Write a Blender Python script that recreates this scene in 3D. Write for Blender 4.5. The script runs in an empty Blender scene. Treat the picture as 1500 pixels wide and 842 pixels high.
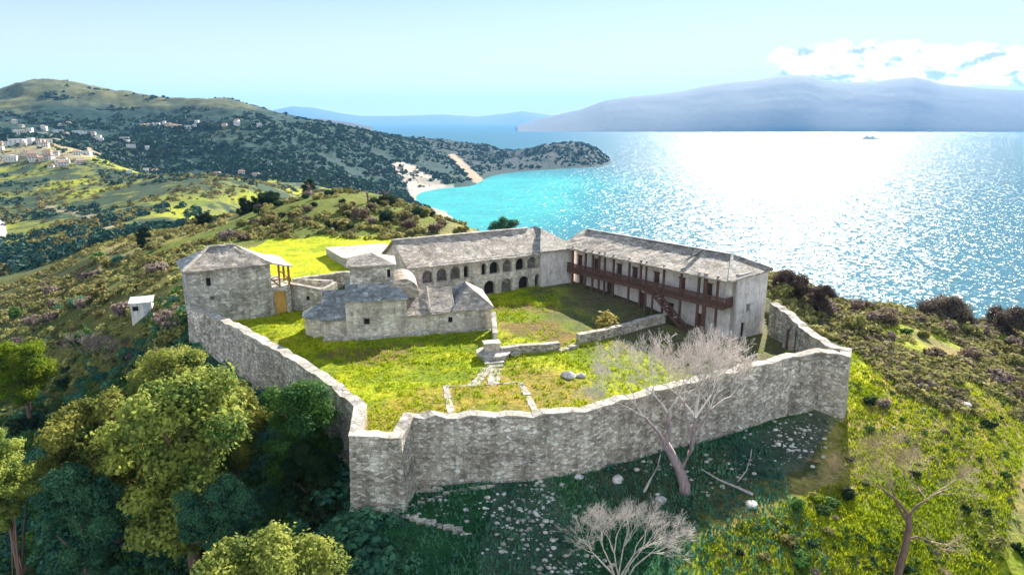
import bpy, bmesh, math, random
import numpy as np
from mathutils import Vector, Matrix
rng = np.random.default_rng(7); random.seed(7)
S = bpy.context.scene
COL = S.collection
R = math.radians

# ------------------------------------------------------------------ camera, sky, sun, exposure
H = 25.0; PITCH = R(13.8); FPX = 1000.0
cp, sp = math.cos(PITCH), math.sin(PITCH)
cam = bpy.data.cameras.new('camera'); co = bpy.data.objects.new('camera', cam); COL.objects.link(co)
co.location = (0, 0, H); co.rotation_euler = (R(90) - PITCH, 0, 0)
cam.sensor_width = 36; cam.lens = 24; cam.clip_start = 0.5; cam.clip_end = 200000
S.camera = co
SUN_AZ, SUN_EL = R(23), R(27)
w = bpy.data.worlds.new('World'); S.world = w; w.use_nodes = True
S.view_settings.view_transform = 'Standard'; S.view_settings.look = 'None'; S.view_settings.gamma = 1
S.view_settings.use_curve_mapping = False
S.view_settings.exposure = 1.62
sl = bpy.data.lights.new('sun', 'SUN'); so = bpy.data.objects.new('sun', sl); COL.objects.link(so)
sl.energy = 5.0; sl.angle = R(0.5); sl.color = (1.0, 0.93, 0.82)
sdir = Vector((math.sin(SUN_AZ) * math.cos(SUN_EL), math.cos(SUN_AZ) * math.cos(SUN_EL), math.sin(SUN_EL)))
so.rotation_euler = sdir.to_track_quat('Z', 'Y').to_euler(); so.location = sdir * 300
S.cycles.max_bounces = 6; S.cycles.diffuse_bounces = 3; S.cycles.glossy_bounces = 2
S.cycles.transmission_bounces = 3; S.cycles.volume_bounces = 1; S.cycles.caustics_reflective = False
S.cycles.caustics_refractive = False; S.cycles.sample_clamp_indirect = 6; S.cycles.use_denoising = True

# ------------------------------------------------------------------ node helpers
class NT:
    def __init__(s, tree): s.t = tree; tree.nodes.clear()
    def n(s, kind, **kw):
        nd = s.t.nodes.new(kind)
        ins = kw.pop('ins', {})
        for k, v in kw.items(): setattr(nd, k, v)
        for k, v in ins.items(): s.set(nd.inputs[k], v)
        return nd
    def set(s, sock, v):
        if isinstance(v, bpy.types.NodeSocket): s.t.links.new(v, sock)
        else: sock.default_value = v
    def math(s, op, a, b=0.0, clamp=False):
        nd = s.n('ShaderNodeMath', operation=op, use_clamp=clamp); s.set(nd.inputs[0], a); s.set(nd.inputs[1], b); return nd.outputs[0]
    def mix(s, f, a, b, mode='MIX'):
        nd = s.n('ShaderNodeMix', data_type='RGBA', blend_type=mode, clamp_factor=True)
        s.set(nd.inputs[0], f); s.set(nd.inputs[6], a); s.set(nd.inputs[7], b); return nd.outputs[2]
    def ramp(s, f, stops, interp='LINEAR'):
        nd = s.n('ShaderNodeValToRGB'); cr = nd.color_ramp; cr.interpolation = interp
        while len(cr.elements) < len(stops): cr.elements.new(0.5)
        for e, (p, c) in zip(cr.elements, stops):
            e.position = p; e.color = c if len(c) == 4 else (*c, 1)
        s.set(nd.inputs[0], f); return nd.outputs[0]
    def noise(s, vec, scale, detail=4, rough=0.6, dist=0.0):
        nd = s.n('ShaderNodeTexNoise'); s.set(nd.inputs['Vector'], vec)
        nd.inputs['Scale'].default_value = scale; nd.inputs['Detail'].default_value = detail
        nd.inputs['Roughness'].default_value = rough; nd.inputs['Distortion'].default_value = dist
        return nd.outputs['Fac']
    def maprange(s, v, a, b, c=0.0, d=1.0, smooth=False):
        nd = s.n('ShaderNodeMapRange', interpolation_type='SMOOTHSTEP' if smooth else 'LINEAR')
        for i, x in enumerate((v, a, b, c, d)): s.set(nd.inputs[i], x)
        return nd.outputs[0]
def g(v): return (v, v, v, 1)
def rgb(*c): return (*c, 1)
def mat(name):
    m = bpy.data.materials.new(name); m.use_nodes = True
    nt = NT(m.node_tree); out = nt.n('ShaderNodeOutputMaterial')
    return m, nt, out
def principled(nt, out, col, rough=0.9, bump=None, bstr=0.3, bdist=0.05, spec=0.3, **kw):
    b = nt.n('ShaderNodeBsdfPrincipled'); nt.set(b.inputs['Base Color'], col); nt.set(b.inputs['Roughness'], rough)
    b.inputs['Specular IOR Level'].default_value = spec
    for k, v in kw.items(): nt.set(b.inputs[k], v)
    if bump is not None:
        bn = nt.n('ShaderNodeBump'); bn.inputs['Strength'].default_value = bstr; bn.inputs['Distance'].default_value = bdist
        nt.set(bn.inputs['Height'], bump); nt.set(b.inputs['Normal'], bn.outputs[0])
    nt.t.links.new(b.outputs[0], out.inputs[0]); return b
def ocoord(nt): return nt.n('ShaderNodeTexCoord').outputs['Object']
def scaled(nt, v, sx, sy, sz):
    mp = nt.n('ShaderNodeMapping'); nt.set(mp.inputs[0], v); mp.inputs['Scale'].default_value = (sx, sy, sz); return mp.outputs[0]

# ---- world: Nishita sky, slightly cyan, with a cloud bank over the far mountain
wt = NT(w.node_tree)
wo = wt.n('ShaderNodeOutputWorld'); bg = wt.n('ShaderNodeBackground')
sky = wt.n('ShaderNodeTexSky', sky_type='NISHITA', sun_disc=False)
sky.sun_elevation = SUN_EL; sky.sun_rotation = SUN_AZ; sky.altitude = 100; sky.air_density = 1.0; sky.dust_density = 0.05; sky.ozone_density = 2.0
skyc = wt.mix(1.0, sky.outputs[0], rgb(0.84, 0.82, 0.80), 'MULTIPLY')
dirv = wt.n('ShaderNodeTexCoord').outputs['Generated']
sx = wt.n('ShaderNodeSeparateXYZ'); wt.set(sx.inputs[0], dirv)
cu = wt.math('DIVIDE', sx.outputs[0], wt.math('MAXIMUM', sx.outputs[1], 0.05))
cv = wt.math('DIVIDE', sx.outputs[2], wt.math('MAXIMUM', sx.outputs[1], 0.05))
skyc = wt.mix(wt.maprange(sx.outputs[2], .0, .24, .8, 0, True), skyc, rgb(6.6, 6.55, 6.35))   # pale band of air above the horizon
cvec = wt.n('ShaderNodeCombineXYZ'); wt.set(cvec.inputs[0], cu); wt.set(cvec.inputs[1], wt.math('MULTIPLY', cv, 1.7))
cn = wt.noise(cvec.outputs[0], 13.0, 8, 0.62, 0.25)
band = wt.math('MULTIPLY', wt.maprange(cv, 0.030, 0.058, 0, 1, True), wt.maprange(cv, 0.078, 0.128, 1, 0, True))
band = wt.math('MULTIPLY', band, wt.maprange(cu, 0.30, 0.40, 0, 1, True))
cmask = wt.maprange(wt.math('ADD', cn, wt.math('MULTIPLY', band, 0.62)), 0.80, 1.02, 0, 1, True)
cn2 = wt.noise(cvec.outputs[0], 26.0, 5, 0.6, 0.2)
ccol = wt.ramp(cn2, [(0.38, (3.9, 4.7, 5.7)), (0.50, (14, 14, 14))])
skyc = wt.mix(cmask, skyc, ccol)
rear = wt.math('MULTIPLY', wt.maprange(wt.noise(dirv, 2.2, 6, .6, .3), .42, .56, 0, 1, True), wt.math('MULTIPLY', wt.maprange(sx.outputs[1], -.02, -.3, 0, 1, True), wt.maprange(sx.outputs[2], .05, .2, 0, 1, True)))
skyc = wt.mix(rear, skyc, rgb(9.5, 10.5, 11.5))   # unseen bright cloud added behind the camera to lift the shaded walls
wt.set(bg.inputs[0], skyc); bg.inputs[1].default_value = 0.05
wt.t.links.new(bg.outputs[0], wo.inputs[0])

# ------------------------------------------------------------------ picture <-> place (only used to survey positions)
def ray(px, py):
    a = (px - 750) / FPX; b = (421 - py) / FPX
    return a, cp + b * sp, -sp + b * cp
def P(px, py, z=0.0):
    a, dy, dz = ray(px, py); t = (z - H) / dz
    return Vector((a * t, dy * t, z))
def PY(px, py, Y):
    a, dy, dz = ray(px, py); t = Y / dy
    return Vector((a * t, Y, H + dz * t))
def to_px(x, y, z):
    z = z - H; d = y * cp - z * sp; u = y * sp + z * cp
    return 750 + FPX * x / d, 421 - FPX * u / d

# ------------------------------------------------------------------ object helpers
def tag(o, label=None, cat=None, group=None, kind=None):
    if label: o['label'] = label
    if cat: o['category'] = cat
    if group: o['group'] = group
    if kind: o['kind'] = kind
    return o
def empty(name, loc, rz=0.0, label=None, cat=None, group=None):
    o = bpy.data.objects.new(name, None); COL.objects.link(o); o.empty_display_size = 0.5
    o.location = loc; o.rotation_euler = (0, 0, rz); return tag(o, label, cat, group)
def link(name, me, m=None, parent=None, label=None):
    o = bpy.data.objects.new(name, me); COL.objects.link(o)
    if m is not None:
        for mm in (m if isinstance(m, (list, tuple)) else [m]): me.materials.append(mm)
    if parent is not None: o.parent = parent
    if label: o['label'] = label
    return o
def npmesh(name, V, F, smooth=False):
    V = np.asarray(V, np.float32); F = np.asarray(F, np.int32); k = F.shape[1]
    me = bpy.data.meshes.new(name)
    me.vertices.add(len(V)); me.vertices.foreach_set('co', V.ravel())
    me.loops.add(F.size); me.loops.foreach_set('vertex_index', F.ravel())
    me.polygons.add(len(F)); me.polygons.foreach_set('loop_start', np.arange(len(F), dtype=np.int32) * k)
    if smooth: me.polygons.foreach_set('use_smooth', np.ones(len(F), bool))
    me.update(calc_edges=True); return me
def vcol(me, name, C):
    at = me.color_attributes.new(name, 'FLOAT_COLOR', 'POINT')
    C = np.asarray(C, np.float32)
    if C.shape[1] == 3: C = np.hstack([C, np.ones((len(C), 1), np.float32)])
    at.data.foreach_set('color', C.ravel())
class MB:
    def __init__(s): s.v = []; s.f = []
    def add(s, vs, fs):
        o = len(s.v); s.v += [tuple(v) for v in vs]; s.f += [tuple(i + o for i in f) for f in fs]; return s
    def box(s, x0, y0, z0, x1, y1, z1, j=0.0):
        vs = [(x, y, z) for z in (z0, z1) for (x, y) in ((x0, y0), (x1, y0), (x1, y1), (x0, y1))]
        if j: vs = [tuple(c + random.uniform(-j, j) for c in v) for v in vs]
        return s.add(vs, [(3, 2, 1, 0), (4, 5, 6, 7), (0, 1, 5, 4), (1, 2, 6, 5), (2, 3, 7, 6), (3, 0, 4, 7)])
    def prism(s, poly, z0, z1):           # poly: ccw xy list ; z1 may be a list
        n = len(poly); zt = z1 if isinstance(z1, (list, tuple)) else [z1] * n
        vs = [(x, y, z0) for x, y in poly] + [(x, y, z) for (x, y), z in zip(poly, zt)]
        return s.add(vs, [tuple(range(n - 1, -1, -1)), tuple(range(n, 2 * n))] + [(i, (i + 1) % n, n + (i + 1) % n, n + i) for i in range(n)])
    def slab(s, pts, t):                  # a roof plane of thickness t (below pts)
        pts = [Vector(p) for p in pts]
        if len(pts) == 4 and max((pts[1] - pts[0]).length, (pts[3] - pts[0]).length) > 2.2:
            nx = max(2, int((pts[1] - pts[0]).length / .75)); ny = max(2, int((pts[3] - pts[0]).length / .75)); o = len(s.v); up = []
            for j in range(ny + 1):
                for i in range(nx + 1):
                    a, b = i / nx, j / ny; p = pts[0].lerp(pts[1], a).lerp(pts[3].lerp(pts[2], a), b)
                    p.z += random.uniform(-.045, .045) - .10 * math.sin(math.pi * a) * (.3 + .7 * math.sin(math.pi * b))
                    if j == 0: p += (pts[0] - pts[3]).normalized() * random.uniform(-.06, .06)
                    up.append(p)
            w_ = nx + 1; m = len(up); lo = [p - Vector((0, 0, t)) for p in up]; f = []
            for j in range(ny):
                for i in range(nx):
                    k = j * w_ + i; f += [(k, k + 1, k + w_ + 1, k + w_), (m + k + w_, m + k + w_ + 1, m + k + 1, m + k)]
            rim = list(range(nx)) + [j * w_ + nx for j in range(ny)] + [ny * w_ + i for i in range(nx, 0, -1)] + [j * w_ for j in range(ny, 0, -1)]
            f += [(rim[i], m + rim[i], m + rim[(i + 1) % len(rim)], rim[(i + 1) % len(rim)]) for i in range(len(rim))]
            return s.add(up + lo, f)
        n = len(pts)
        lo = [p - Vector((0, 0, t)) for p in pts]
        return s.add(pts + lo, [tuple(range(n)), tuple(range(2 * n - 1, n - 1, -1))] + [(i, n + i, n + (i + 1) % n, (i + 1) % n) for i in range(n)])
    def bar(s, a, b, w, h=None):
        a, b = Vector(a), Vector(b); d = (b - a).normalized(); h = h or w
        up = Vector((0, 0, 1)) if abs(d.z) < 0.95 else Vector((1, 0, 0))
        x = d.cross(up).normalized() * (w / 2); y = x.cross(d).normalized() * (h / 2)
        vs = [p + i * x + k * y for p in (a, b) for i, k in ((-1, -1), (1, -1), (1, 1), (-1, 1))]
        return s.add(vs, [(0, 1, 2, 3), (7, 6, 5, 4), (0, 4, 5, 1), (1, 5, 6, 2), (2, 6, 7, 3), (3, 7, 4, 0)])
    def panel(s, x0, x1, z0, z1, y0, y1, holes=(), z1b=None):
        # wall in the xz plane, from y0 (front) to y1 (back), with convex openings given as outlines
        if z1b is None: z1b = z1
        xs = sorted({round(float(p[0]), 4) for h in holes for p in h} | {x0, x1}); xs = [x for x in xs if x0 <= x <= x1]
        zt = lambda x: z1 + (z1b - z1) * (x - x0) / (x1 - x0)
        def span(h, x):
            zs = []; n = len(h)
            for i in range(n):
                (ax, az), (bx, bz) = h[i], h[(i + 1) % n]
                if min(ax, bx) - 1e-4 <= x <= max(ax, bx) + 1e-4:
                    zs += [az, bz] if abs(bx - ax) < 2e-4 else [az + (bz - az) * min(1, max(0, (x - ax) / (bx - ax)))]
            return min(zs), max(zs)
        def quad(pts): s.add([(x, y, z) for x, y, z in pts], [(0, 1, 2, 3)])
        for xa, xb in zip(xs[:-1], xs[1:]):
            if xb - xa < 1e-3: continue
            xm = (xa + xb) / 2
            hs = sorted([h for h in holes if min(p[0] for p in h) < xm < max(p[0] for p in h)], key=lambda h: span(h, xm)[0])
            e = (xb - xa) * 1e-3; la, lb = z0, z0
            for h in hs + [None]:
                ua, ub = (span(h, xa + e)[0], span(h, xb - e)[0]) if h else (zt(xa), zt(xb))
                for y in (y0, y1): quad([(xa, y, la), (xb, y, lb), (xb, y, ub), (xa, y, ua)])
                if h: la, lb = span(h, xa + e)[1], span(h, xb - e)[1]
        for h in [[(x0, z0), (x1, z0), (x1, z1b), (x0, z1)]] + [list(h) for h in holes]:
            n = len(h)
            for i in range(n):
                (ax, az), (bx, bz) = h[i], h[(i + 1) % n]; quad([(ax, y0, az), (bx, y0, bz), (bx, y1, bz), (ax, y1, az)])
        return s
    def build(s, name, m, parent=None, label=None, bevel=0, smooth=False):
        me = bpy.data.meshes.new(name); me.from_pydata(s.v, [], s.f); me.update()
        bm = bmesh.new(); bm.from_mesh(me); bmesh.ops.remove_doubles(bm, verts=bm.verts, dist=2e-4); bmesh.ops.recalc_face_normals(bm, faces=bm.faces)
        if bevel: bmesh.ops.bevel(bm, geom=bm.edges[:], offset=bevel, segments=1, affect='EDGES')
        bm.to_mesh(me); bm.free()
        if smooth:
            for p in me.polygons: p.use_smooth = True
        return link(name, me, m, parent, label)
def arch(xc, z0, wdt, hgt, n=8):
    r = wdt / 2; zs = z0 + hgt - r
    pts = [(xc - r, z0), (xc + r, z0)]
    return pts + [(xc + r * math.cos(t), zs + r * math.sin(t)) for t in [math.pi * k / n for k in range(n + 1)]]
def rect(xc, z0, wdt, hgt): return [(xc - wdt / 2, z0), (xc + wdt / 2, z0), (xc + wdt / 2, z0 + hgt), (xc - wdt / 2, z0 + hgt)]
def copy_tree(o, parent=None):
    c = o.copy(); COL.objects.link(c)
    if parent is not None: c.parent = parent
    for ch in [x for x in bpy.data.objects if x.parent == o]: copy_tree(ch, c)
    return c

# ------------------------------------------------------------------ numpy noise
def _hash(ix, iy, seed):
    h = (ix.astype(np.int64) * 374761393 + iy.astype(np.int64) * 668265263 + seed * 974711) & 0xffffffff
    h = ((h ^ (h >> 13)) * 1274126177) & 0xffffffff
    return ((h ^ (h >> 16)) & 0xffff) / 65535.0
def vnoise(x, y, seed=0):
    ix, iy = np.floor(x), np.floor(y); fx, fy = x - ix, y - iy
    fx = fx * fx * (3 - 2 * fx); fy = fy * fy * (3 - 2 * fy)
    a = _hash(ix, iy, seed); b = _hash(ix + 1, iy, seed); c = _hash(ix, iy + 1, seed); d = _hash(ix + 1, iy + 1, seed)
    return (a * (1 - fx) + b * fx) * (1 - fy) + (c * (1 - fx) + d * fx) * fy
def fbm(x, y, oct=5, seed=0, gain=0.5, ridged=False):
    x = np.asarray(x, float); y = np.asarray(y, float); t = 0; a = 1; n = 0
    for k in range(oct):
        v = vnoise(x * 2 ** k + 17.3 * k, y * 2 ** k - 9.1 * k, seed + k)
        if ridged: v = 1 - abs(2 * v - 1)
        t = t + a * v; n += a; a *= gain
    return t / n - 0.5
def in_poly(px, py, poly):
    px = np.asarray(px, float); py = np.asarray(py, float); ins = np.zeros(px.shape, bool); n = len(poly)
    for i in range(n):
        x1, y1 = poly[i]; x2, y2 = poly[(i + 1) % n]
        if y1 == y2: continue
        ins ^= ((y1 > py) != (y2 > py)) & (px < (x2 - x1) * (py - y1) / (y2 - y1) + x1)
    return ins
class RBF:
    def __init__(s, pts, vals, c=0.12):
        s.p = np.array(pts, float); s.c = c; n = len(s.p)
        K = np.sqrt(((s.p[:, None] - s.p[None]) ** 2).sum(-1) + c * c)
        A = np.zeros((n + 3, n + 3)); A[:n, :n] = K - 1e-3 * 0; A[:n, n] = 1; A[:n, n + 1:] = s.p; A[n:, :n] = A[:n, n:].T
        A[:n, :n] -= np.eye(n) * 0.004
        s.w = np.linalg.solve(A, np.concatenate([vals, np.zeros(3)]))
    def __call__(s, q):
        q = np.asarray(q, float); out = np.empty(len(q)); n = len(s.p)
        for i in range(0, len(q), 20000):
            b = q[i:i + 20000]
            K = np.sqrt(((b[:, None] - s.p[None]) ** 2).sum(-1) + s.c ** 2)
            out[i:i + 20000] = K @ s.w[:n] + s.w[n] + b @ s.w[n + 1:]
        return out

# ------------------------------------------------------------------ the compound's wall line (survey)
WALL = [  # x, y, top z, outer base z   (the outer face, walked from the tower round to the end building)
    (-39.7, 80.4, 2.7, -2.5), (-36.2, 78.3, 2.4, -3.0), (-31.5, 74.2, 2.0, -3.6), (-25.0, 67.4, 1.9, -4.2), (-19.1, 60.9, 1.8, -4.8), (-13.2, 53.2, 1.6, -5.2),
    (-12.5, 48.3, 1.4, -5.2), (-8.5, 48.0, 1.4, -5.4),
    (-8.0, 51.0, 1.6, -5.0), (-3.4, 51.2, 1.55, -4.6), (1.7, 51.3, 1.5, -4.5), (6.9, 52.9, 1.5, -4.5), (12.7, 56.5, 1.5, -4.8), (17.7, 59.3, 1.5, -5.0),
    (23.2, 62.5, 1.55, -5.0), (27.6, 64.8, 1.6, -5.0), (31.9, 67.0, 1.6, -5.2),
    (34.2, 65.5, 1.6, -5.6), (35.6, 67.9, 1.6, -5.0), (34.2, 69.6, 1.6, -4.5), (33.9, 74.0, 1.9, -4.0), (33.9, 79.5, 2.2, -3.5), (33.5, 83.2, 2.5, -3.0)]
YARD = [(x, y) for x, y, _, _ in WALL] + [(36, 92), (22, 112), (0, 108), (-14, 99), (-27, 96), (-43, 90)]

# ------------------------------------------------------------------ terrain control points
C = []
def cz(px, py, z): p = P(px, py, z); C.append(tuple(p))
def cy(px, py, Y): p = PY(px, py, Y); C.append(tuple(p))
def cw(x, y, z): C.append((x, y, z))
for x, y, zt, zb in WALL: cw(x, y, zb + 0.5)
for q in [(600,842,-6.5),(750,842,-6.3),(900,842,-6.5),(1050,842,-7),(1200,842,-7.5),(1400,842,-9),(1500,842,-10),(400,842,-9),(200,842,-13),(0,842,-17),(-200,842,-22),
          (700,750,-4.8),(850,750,-5),(1000,750,-5.5),(1150,700,-5.5),(1300,700,-6),(1450,700,-8),(1350,600,-5.2),(1500,600,-9),(1260,540,-4),(1300,560,-4.5),(1400,540,-6),(1500,540,-9.5),
          (1200,455,-3.4),(1300,480,-5),(1400,500,-8),(1500,510,-11),(1650,560,-14),(1700,842,-14),(1700,700,-14),
          (1140,405,-3),(1200,428,-4),(1300,447,-6),(1400,460,-9),(1500,473,-12),(1650,500,-15),
          (720,347,-2),(690,332,-2),(600,303,-1),(520,288,0),(450,287,1),(300,333,-6),(380,303,-1),
          (450,365,-1),(550,355,-1),(400,400,-.5),(500,385,0.2),(650,350,-1.5),(560,375,0),
          (210,460,-4.8),(150,450,-8),(100,470,-12),(0,480,-19),(0,530,-18),(100,560,-14),(0,650,-18),(0,750,-18),(200,600,-11),(300,650,-9.5),(400,700,-7.5),(150,750,-14),(500,790,-6.3),
          (250,350,-5.5),(200,400,-7),(100,425,-15),(0,440,-24),(-200,470,-32),
          (150,350,-19),(50,380,-32),(0,345,-42),(100,310,-38),(0,300,-42),(-200,330,-45),(200,300,-31),(300,290,-29),(370,266,-27),(250,258,-31),(150,264,-33),(400,276,-36),
          (0,250,-30),(50,232,-20),(0,206,-4),(100,222,-16),(140,240,-25),(-150,200,-2),(-150,260,-30)]: cz(*q)
for q in [(200,235,1150),(300,245,1080),(400,252,1030),(500,266,1080),(560,280,1180),
          (200,185,1500),(300,190,1400),(400,212,1300),(500,235,1300),(570,262,1340),(100,170,1550),(30,165,1600),
          (-200,160,1900),(-100,142,1900),(0,135,1900),(60,121,1950),(120,127,1950),(200,142,1950),(250,150,1900),(330,150,1750),(400,171,1700),(460,187,1650),(530,206,1600),(600,240,1550),(660,258,1500),(700,268,1468),
          (540,199,2200),(600,203,2250),(640,206,2280),(700,216,2300),(760,223,2300),(800,219,2280),(840,214,2300),(872,220,2280),(660,235,1900),(720,244,1900)]: cy(*q)
for q in [(600,288,-101),(620,281,-104),(640,276,-104),(690,272,-104),(712,270,-108),(885,246,-107),(840,247,-106),(800,250,-106),(750,255,-106),(725,262,-107),(892,240,-107),
          (740,275,-124),(650,292,-116),(630,300,-112),(800,268,-128),(910,243,-126),(960,245,-130),(900,260,-128),(900,300,-130),(1100,260,-130),(1400,260,-130),(1700,260,-130)]: cz(*q)
for q in [(60,165,-45),(100,170,-62),(40,190,-60),(150,210,-105),(20,260,-100),(60,260,-115),(200,300,-128),(100,400,-128),(300,600,-128),(-20,330,-100),(20,420,-122),(-30,600,-122),(0,800,-126),
          (-60,300,-40),(-70,430,-75),(-90,600,-92),(-100,800,-100),(-90,1000,-106),(-150,420,-55),(-250,880,-62),(-350,860,-60),(-500,950,-55),
          (-2000,2700,-60),(-1400,2700,-60),(-800,2700,-90),(-300,2750,-120),(50,2750,-130),(400,2700,-130),(-2500,3300,-110),(-1400,3300,-120),(0,3300,-130),(1500,3300,-130),(2500,2000,-130),(900,1500,-130),(1600,1500,-130),(700,2100,-130),(1100,2300,-130),(1500,2500,-130),(2200,2600,-130),(3000,2700,-130),(3800,3300,-130),(800,2700,-130),(2400,3300,-130),(700,3300,-130),(500,1800,-130),(1000,800,-130),(500,1200,-130),
          (0,12,-9),(-14,12,-11),(14,12,-10),(0,22,-8),(-25,22,-15),(25,22,-11),(0,32,-7),(-35,32,-18),(35,32,-12),(-17,36,-11),(17,36,-8.5)]: cw(*q)
C = np.array(C)
_s = (H - C[:, 2]) / C[:, 1]
rbf = RBF(np.c_[C[:, 0] / C[:, 1] * 2.4, np.log(C[:, 1])], _s)
NU, NV = 740, 660
U = np.linspace(-1.25, 1.25, NU); VV = np.linspace(math.log(10), math.log(3300), NV)
UU, LV = np.meshgrid(U, VV); TY = np.exp(LV); TX = UU * TY
TZ = H - rbf(np.c_[UU.ravel() * 2.4, LV.ravel()]).reshape(UU.shape) * TY
near = np.clip((TY - 90) / 200, 0, 1); far = np.clip((TY - 700) / 500, 0, 1)
TZ += fbm(TX / 7, TY / 7, 4, 3) * (0.7 * (1 - near)) + fbm(TX / 40, TY / 40, 5, 11) * (5 * near * (1 - far)) 
land = np.clip((TZ + 106) / 25, 0, 1)
TZ += (fbm(TX / 190, TY / 190, 6, 21, 0.5, True) * 30 * far + fbm(TX / 45, TY / 45, 4, 5, .5, True) * 9 * far) * land
TZ = np.maximum(TZ, -130)
inside = in_poly(TX, TY, YARD)
TZ = np.where(inside, np.minimum(TZ, -3.6), TZ)
def bil(A, x, y):
    x = np.asarray(x, float); y = np.asarray(y, float)
    fu = np.clip((x / y - U[0]) / (U[1] - U[0]), 0, NU - 1.001); fv = np.clip((np.log(y) - VV[0]) / (VV[1] - VV[0]), 0, NV - 1.001)
    i = fu.astype(int); j = fv.astype(int); a = fu - i; b = fv - j
    return (A[j, i] * (1 - a) + A[j, i + 1] * a) * (1 - b) + (A[j + 1, i] * (1 - a) + A[j + 1, i + 1] * a) * b
# courtyard ground
CY = [(-10.5,49.5,.5),(-7,55,.3),(0,53,.2),(10,58,0),(20,63,-.6),(30,68,-.9),(34,70,-1),(-20,63,0.2),(-30,74,.1),(-38,81,.2),(-22,75,0),(-12,77.5,.1),(-2.6,79.3,.3),(-2,71,.1),(8,75,0),
      (18,80,-.4),(27,79.5,-1.4),(33,79,-1.5),(36,92,-2),(9,101.5,1),(-3,94.5,.8),(-14,88,.6),(-30,88,.3),(-43,90,0),(-27,97,.3),(0,108,.8),(22,112,.6),(19,91,.1)]
crbf = RBF([(a / 20, b / 20) for a, b, _ in CY], np.array([c for _, _, c in CY]), 0.3)
def court(x, y):
    x = np.atleast_1d(np.asarray(x, float)); y = np.atleast_1d(np.asarray(y, float))
    return crbf(np.c_[x / 20, y / 20]) + fbm(x / 3.5, y / 3.5, 4, 31) * 0.35
def ground(x, y):
    x = np.atleast_1d(np.asarray(x, float)); y = np.atleast_1d(np.asarray(y, float))
    return np.where(in_poly(x, y, YARD), court(x, y), bil(TZ, x, y))
def gz(x, y): return float(ground(x, y)[0])
def hit(px, py, y0=14.0, y1=3300.0):
    "where the line of sight through a pixel meets the ground"
    a, dy, dz = ray(px, py); Ys = np.exp(np.linspace(math.log(y0), math.log(y1), 1400)); t = Ys / dy
    zz = H + dz * t; d = zz - ground(a * t, Ys); k = np.argmax(d < 0)
    if not (d < 0).any(): return None
    return Vector((a * t[k], Ys[k], float(ground(a * t[k], Ys[k])[0])))

# ------------------------------------------------------------------ materials
def m_ground():
    m, nt, out = mat('ground'); v = ocoord(nt)
    at = nt.n('ShaderNodeVertexColor', layer_name='col').outputs[0]
    n1 = nt.noise(v, 1.6, 6, 0.7); n2 = nt.noise(v, 0.22, 5, 0.65); n3 = nt.noise(v, 0.03, 6, 0.7)
    c = nt.mix(1.0, at, nt.ramp(n1, [(0.3, g(0.45)), (0.5, g(0.95)), (0.72, g(1.6))]), 'MULTIPLY')
    c = nt.mix(1.0, c, nt.ramp(n2, [(0.3, rgb(0.62, 0.75, 0.6)), (0.5, g(1)), (0.7, rgb(1.45, 1.25, 1.1))]), 'MULTIPLY')
    c = nt.mix(1.0, c, nt.ramp(n3, [(0.3, rgb(0.6, 0.75, 0.7)), (0.5, g(1)), (0.7, rgb(1.5, 1.3, 1.15))]), 'MULTIPLY')
    principled(nt, out, c, 0.95, n1, 0.9, 0.25, 0.1); return m
def m_grass_ground():
    m, nt, out = mat('yard_grass'); v = ocoord(nt)
    at = nt.n('ShaderNodeVertexColor', layer_name='col').outputs[0]
    n1 = nt.noise(v, 2.6, 6, 0.7); n2 = nt.noise(v, 0.35, 5, 0.65)
    c = nt.mix(1.0, at, nt.ramp(n1, [(0.3, g(0.5)), (0.5, g(0.95)), (0.7, g(1.5))]), 'MULTIPLY')
    c = nt.mix(1.0, c, nt.ramp(n2, [(0.32, rgb(0.7, 0.85, 0.7)), (0.5, g(1)), (0.68, rgb(1.3, 1.1, 0.9))]), 'MULTIPLY')
    principled(nt, out, c, 0.95, n1, 0.9, 0.3, 0.1); return m
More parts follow.
